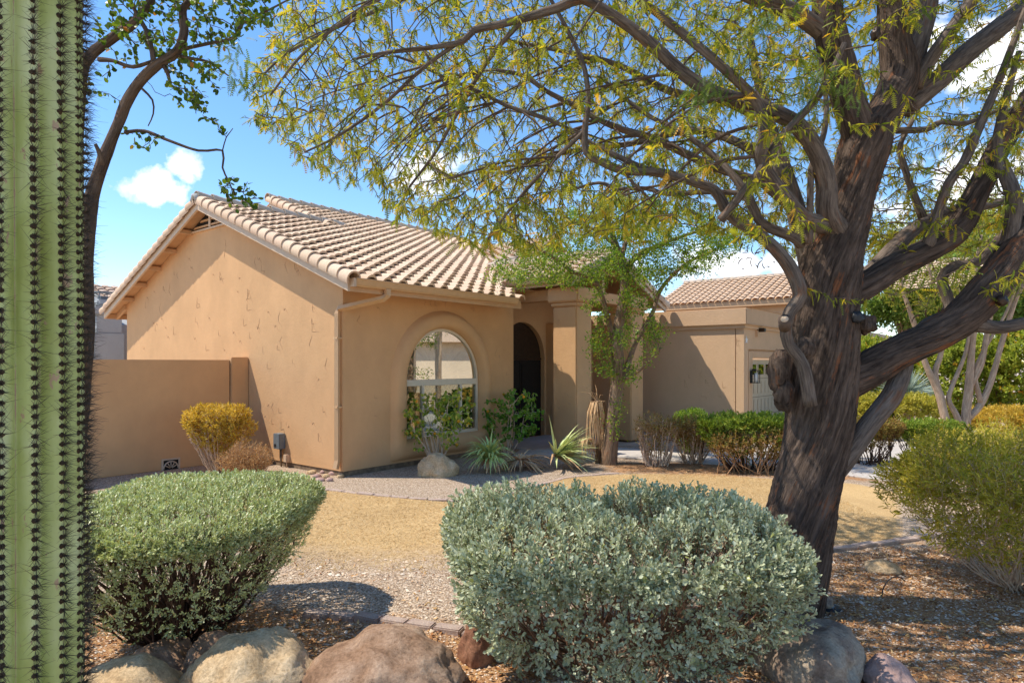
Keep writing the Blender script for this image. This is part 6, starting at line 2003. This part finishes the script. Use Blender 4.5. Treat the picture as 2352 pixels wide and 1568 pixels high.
# dead hanging strap plant by the slender tree
q = gat(1372, 1062)
hp = empty('dead_hanging_plant', (q[0], q[1] - .05, 0), 0, 'dry plant with hanging straw brown leaves beside the slender tree', 'plant')
k = MB(); k.tube([(0, 0, -.02), (.03, 0, .5), (0, .02, .95), (.02, 0, 1.18)], [.06, .05, .05, .04], 8); k.build('stalk', M['bark_porch'], hp)
def hang_leaves(c, n, L0, L1, R, nm):
    for i in range(n):
        a = RT.uniform(0, 6.283); l_ = RT.uniform(L0, L1); r = R * RT.uniform(.5, 1.1)
        h = np.array([math.cos(a), math.sin(a), 0]); s = np.array([-math.sin(a), math.cos(a), 0]) * RT.uniform(.006, .014)
        pts = []
        for q_ in range(6):
            t_ = q_ / 5
            rr = r * (1 - (1 - min(1, t_ * 2.2)) ** 2); zz = .10 * math.sin(math.pi * min(1, t_ * 2.2)) * .8 - l_ * max(0, t_ - .12)
            p_ = np.array(c) + h * rr + np.array([0, 0, zz]) + s * 3 * math.sin(t_ * 3 + i)
            p_[2] = max(p_[2], .01); pts.append(p_)
        mb = MB(); vs = []
        for j, p_ in enumerate(pts):
            w_ = 1 - .75 * j / 5
            vs += [p_ - s * w_, p_ + s * w_]
        mb.add(vs, [(2 * j, 2 * j + 1, 2 * j + 3, 2 * j + 2) for j in range(5)]).build(nm, M['deadleaf'], hp)
hang_leaves((0, 0, 1.15), 110, .55, 1.05, .22, 'dead_leaf')
hang_leaves((.16, -.06, .62), 60, .35, .6, .16, 'dead_leaf')
hang_leaves((-.20, -.05, .42), 60, .25, .42, .18, 'dead_leaf')
for i in range(7):
    a = RT.uniform(0, 6.283)
    k = MB(); e = np.array([.22 * math.cos(a) - .1, .1 * math.sin(a), 1.15 + RT.uniform(.1, .35)]); k.tube([(0, 0, 1.15), (e * .5 + np.array([0, 0, .65])), e], [.006, .005, .002], 5, False); k.build('upright_leaf', M['deadleaf'], hp)

# desert spoon
c = at(2085, 905, 18.5)
ds = empty('desert_spoon', c, 0, 'spiky blue grey desert spoon plant above the yellow hedge', 'plant')
M['spoon'] = m_plain('blue_grey_leaf', (.38, .45, .36), .5, .3, 4, .05)
n_ = 420
d = rand_dirs(n_); d[:, 2] = np.abs(d[:, 2]) * 1.0 - .12; d = nrm(d)
L = rng.uniform(.65, .95, n_)[:, None]
s = nrm(np.cross(d, rand_dirs(n_))) * .013
V = np.stack([d * .05 - s, d * .05 + s, d * L * .6 + s * .8, d * L + np.array([0, 0, -.06]), d * L * .6 - s * .8], 1)
V = V.reshape(-1, 3)
tris = (np.array([(0, 1, 2), (0, 2, 4), (4, 2, 3)])[None] + (np.arange(n_) * 5)[:, None, None]).reshape(-1, 3)
tag(link('leaves', mesh_tri('spoon_leaves', V, tris, M['spoon']), ds), kind='stuff')
k = MB(); k.tube([(0, 0, -c[2]), (0, 0, 0), (0, 0, .06)], [.16, .15, .05], 10); k.build('trunk', M['bark_porch'], ds)


# ================================================================ trees far behind on the right
M['fargreen'] = m_leaf('far_green_leaf', [(0, (.12, .22, .035)), (.5, (.24, .36, .08)), (1, (.38, .48, .15))], .4, .6, (1.2, 1.25, .6))
M['faryellow'] = m_leaf('far_yellow_leaf', [(0, (.20, .27, .045)), (.5, (.36, .42, .08)), (1, (.52, .52, .14))], .4, .6, (1.2, 1.2, .6))


def far_tree(label, x, y, r, d, ybase, mat, seed, squash=.8):
    c = at(x, y, d); R = r / F * d
    root = empty('background_tree', (c[0], c[1], 0), 0, label, 'tree', 'trees beyond the yard')
    c = np.array([0, 0, c[2]])
    k = MB(); R_ = random.Random(seed)
    k.tube([(0, 0, -.1), (.05, 0, c[2] * .5), (-.05, .05, c[2])], [.16, .13, .07], 8); k.build('trunk', M['bark_pale'], root)
    k = MB(); cl = []
    for i in range(34):
        v = np.array([R_.gauss(0, 1), R_.gauss(0, 1), R_.gauss(0, 1)]); v /= np.linalg.norm(v)
        q_ = c + v * np.array([R, R * .9, R * squash]) * R_.uniform(.45, .95)
        cl.append((q_, R * R_.uniform(.22, .42)))
        k.tube([(0, 0, c[2] * R_.uniform(.45, .9)), (c + q_) / 2 + np.array([0, 0, -.1]), q_], [.06, .04, .015], 5, False)
    k.build('limbs', M['bark_pale'], root)
    P_ = []
    for (q_, rr) in cl:
        n2 = 330
        P_.append(q_ + rand_dirs(n2) * (rng.random((n2, 1)) ** .45) * rr * np.array([1, 1, .75]))
    P_ = np.concatenate(P_); n2 = len(P_)
    leaf_mesh('crown', P_, rand_dirs(n2) + np.array([0, 0, -.5]), rand_dirs(n2) + np.array([0, 0, .6]), rng.uniform(.12, .26, n2), rng.uniform(.05, .11, n2), np.clip(rng.normal(.5, .25, n2), 0, 1), mat, 'diamond', root)


far_tree('rounded bright green tree seen between the two right limbs', 2080, 690, 105, 27, 800, M['fargreen'], 1)
far_tree('feathery green tree behind the many stemmed tree', 2190, 660, 110, 26, 800, M['fargreen'], 2)
far_tree('dense dark green tree behind the orange flowered hedge', 2310, 680, 110, 25, 800, M['fargreen'], 3)
far_tree('pale yellow green tree beyond the pale parapet building', 2130, 600, 120, 38, 800, M['faryellow'], 4)
far_tree('tall yellow green tree rising above the feathery green one', 2270, 560, 120, 33, 800, M['faryellow'], 5)
far_tree('green tree past the edge of the yard on the far right', 2440, 640, 130, 25, 800, M['fargreen'], 6)


# ================================================================ neighbouring houses
M['roof_far'] = m_tile('far_tile', [(.50, .35, .26), (.60, .44, .33), (.55, .39, .29)])


def small_tiles(u0, v0, un, vn, ncol, nrow, pitch, course, parent, mat):
    """Rows of half-round tiles on a slope (joined: too small to tell apart)."""
    mb = MB(); u0 = np.array(u0); nvec = np.cross(un, vn)
    for r in range(nrow):
        for c_ in range(ncol):
            o = u0 + un * c_ * pitch + v0 * r * course
            vs, fs = [], []
            for q in range(6):
                an = math.pi * q / 5
                for t_, k_ in ((0, 1.0), (1, .8)):
                    vs.append(o + un * (pitch * .5 - pitch * .46 * math.cos(an) * k_) + vn * course * 1.1 * t_ + nvec * (.05 * math.sin(an) * k_ + .03 * (1 - t_)))
            for q in range(5): fs.append((2 * q, 2 * q + 2, 2 * q + 3, 2 * q + 1))
            mb.add(vs, fs, True)
    return tag(mb.build('roof_tile', mat, parent), kind='stuff')


# tiles of the house behind the garage
an = math.atan(.4)
small_tiles((-.04, 0, gz_e + .12), np.array([math.cos(an), 0, math.sin(an)]), np.array([0, -1., 0]), np.array([math.cos(an), 0, math.sin(an)]), 42, 11, .31, .325, groof, m_tile('orange_tile', [(.62, .43, .28), (.70, .50, .34), (.66, .46, .30)]))
k = MB()
for i in range(40): k.tube([(GRUN, -.33 * i, gz_e + .15 + .4 * GRUN), (GRUN, -.33 * (i + 1.08), gz_e + .13 + .4 * GRUN)], [.12, .10], 8)
tag(k.build('ridge_tile', M['ridge'], groof), kind='stuff')

# house across the drive: stands out of the picture to the right and shows in the window as a reflection
oh = empty('opposite_house', (21, 12.2, 0), 0.12, 'pale stucco house with a tile roof across the drive, mirrored in the arched window', 'house')
k = MB(); k.box(0, 9, -4, 1.4, 0, 3.1); k.box(-1.8, 9, 1.4, 8, 0, 3.0); k.box(.6, 2.6, .2, 2.0, 3.0, 5.4); k.build('wall', M['pstucco'], oh)
k = MB(); k.prism([(-4.6, 3.0), (-1.3, 4.6), (2.0, 3.0)], 0, -.6, 9.4); k.prism([(1.0, 2.95), (4.7, 4.4), (8.4, 2.95)], 0, -2.4, 9.4); rf = k.build('roof', M['roof_far'], oh)
an = math.atan(1.6 / 3.3)
small_tiles((-.6, -4.6, 3.02), np.array([0, math.cos(an), math.sin(an)]), np.array([1., 0, 0]), np.array([0, math.cos(an), math.sin(an)]), 28, 11, .34, .34, rf, M['roof_far'])

# grey house beyond the garden wall
c = at(232, 833, 21.0)
gh = empty('grey_house', (c[0], c[1], 0), YAW, 'grey stucco house with a square chimney seen over the garden wall', 'house')
k = MB(); k.box(-2, 6, -.3, 8, 0, 3.15); k.prism([(-.3, 3.15), (8, 3.15), (3.8, 4.6)], 0, -2, 6); k.build('wall', M['gstucco'], gh)
k = MB(); k.box(-.42, .42, -.75, -.302, 0, 2.85); k.box(-.36, .36, -.72, .3, 2.851, 3.42); k.box(-.46, .46, -.79, .36, 3.42, 3.62); k.box(-.40, .40, -.74, .32, 3.62, 3.70)
chm = k.build('chimney', M['gstucco'], gh, .015)
k = MB(); k.box(-.28, .28, -.55, .15, 3.70, 3.92); k.build('chimney_crown', M['gstucco'], chm, .05)
k = MB()
for x in (-.2, .18):
    for y in (-.45, .04):
        k.box(x, x + .025, y, y + .025, 3.92, 4.16)
k.box(-.22, .225, -.47, .085, 4.16, 4.185); k.box(-.1, .1, -.3, 0, 3.92, 4.04); k.build('spark_cage', M['grey_metal'], chm)
rfa = MB(); rfa.prism([(-.7, 3.02), (3.8, 4.70), (8.4, 3.02), (8.4, 3.12), (3.8, 4.80), (-.7, 3.12)], 0, .9, 6.4); rf = rfa.build('roof', M['roof_far'], gh)
an = math.atan2(4.80 - 3.12, 4.5)
small_tiles((.9, -.75, 3.13), np.array([0, math.cos(an), math.sin(an)]), np.array([1., 0, 0]), np.array([0, math.cos(an), math.sin(an)]), 17, 14, .32, .34, rf, M['roof_far'])

# low pale house beyond the yard
c = at(1995, 833, 33.0)
ph = empty('pale_house', (c[0], c[1], 0), YAW, 'pale stucco building with a flat parapet and brown tile roof far behind the big trunk', 'house')
k = MB(); k.box(-6, 2.2, -.5, 8, 0, 2.75); k.build('wall', M['pstucco'], ph)
k = MB(); k.box(-6.1, 2.3, -.6, 8.1, 2.752, 3.35); k.build('parapet', M['pstucco'], ph, .03)
k = MB(); k.box(-5.5, .4, .8, 7, 3.2, 3.75); k.prism([(.4, 3.75), (7.2, 3.75), (3.8, 4.9)], 0, -5.8, .8); rf = k.build('roof', M['roof_far'], ph)
an = math.atan2(1.15, 3.4)
small_tiles((-5.8, .35, 3.76), np.array([0, math.cos(an), math.sin(an)]), np.array([1., 0, 0]), np.array([0, math.cos(an), math.sin(an)]), 20, 10, .33, .36, rf, M['roof_far'])
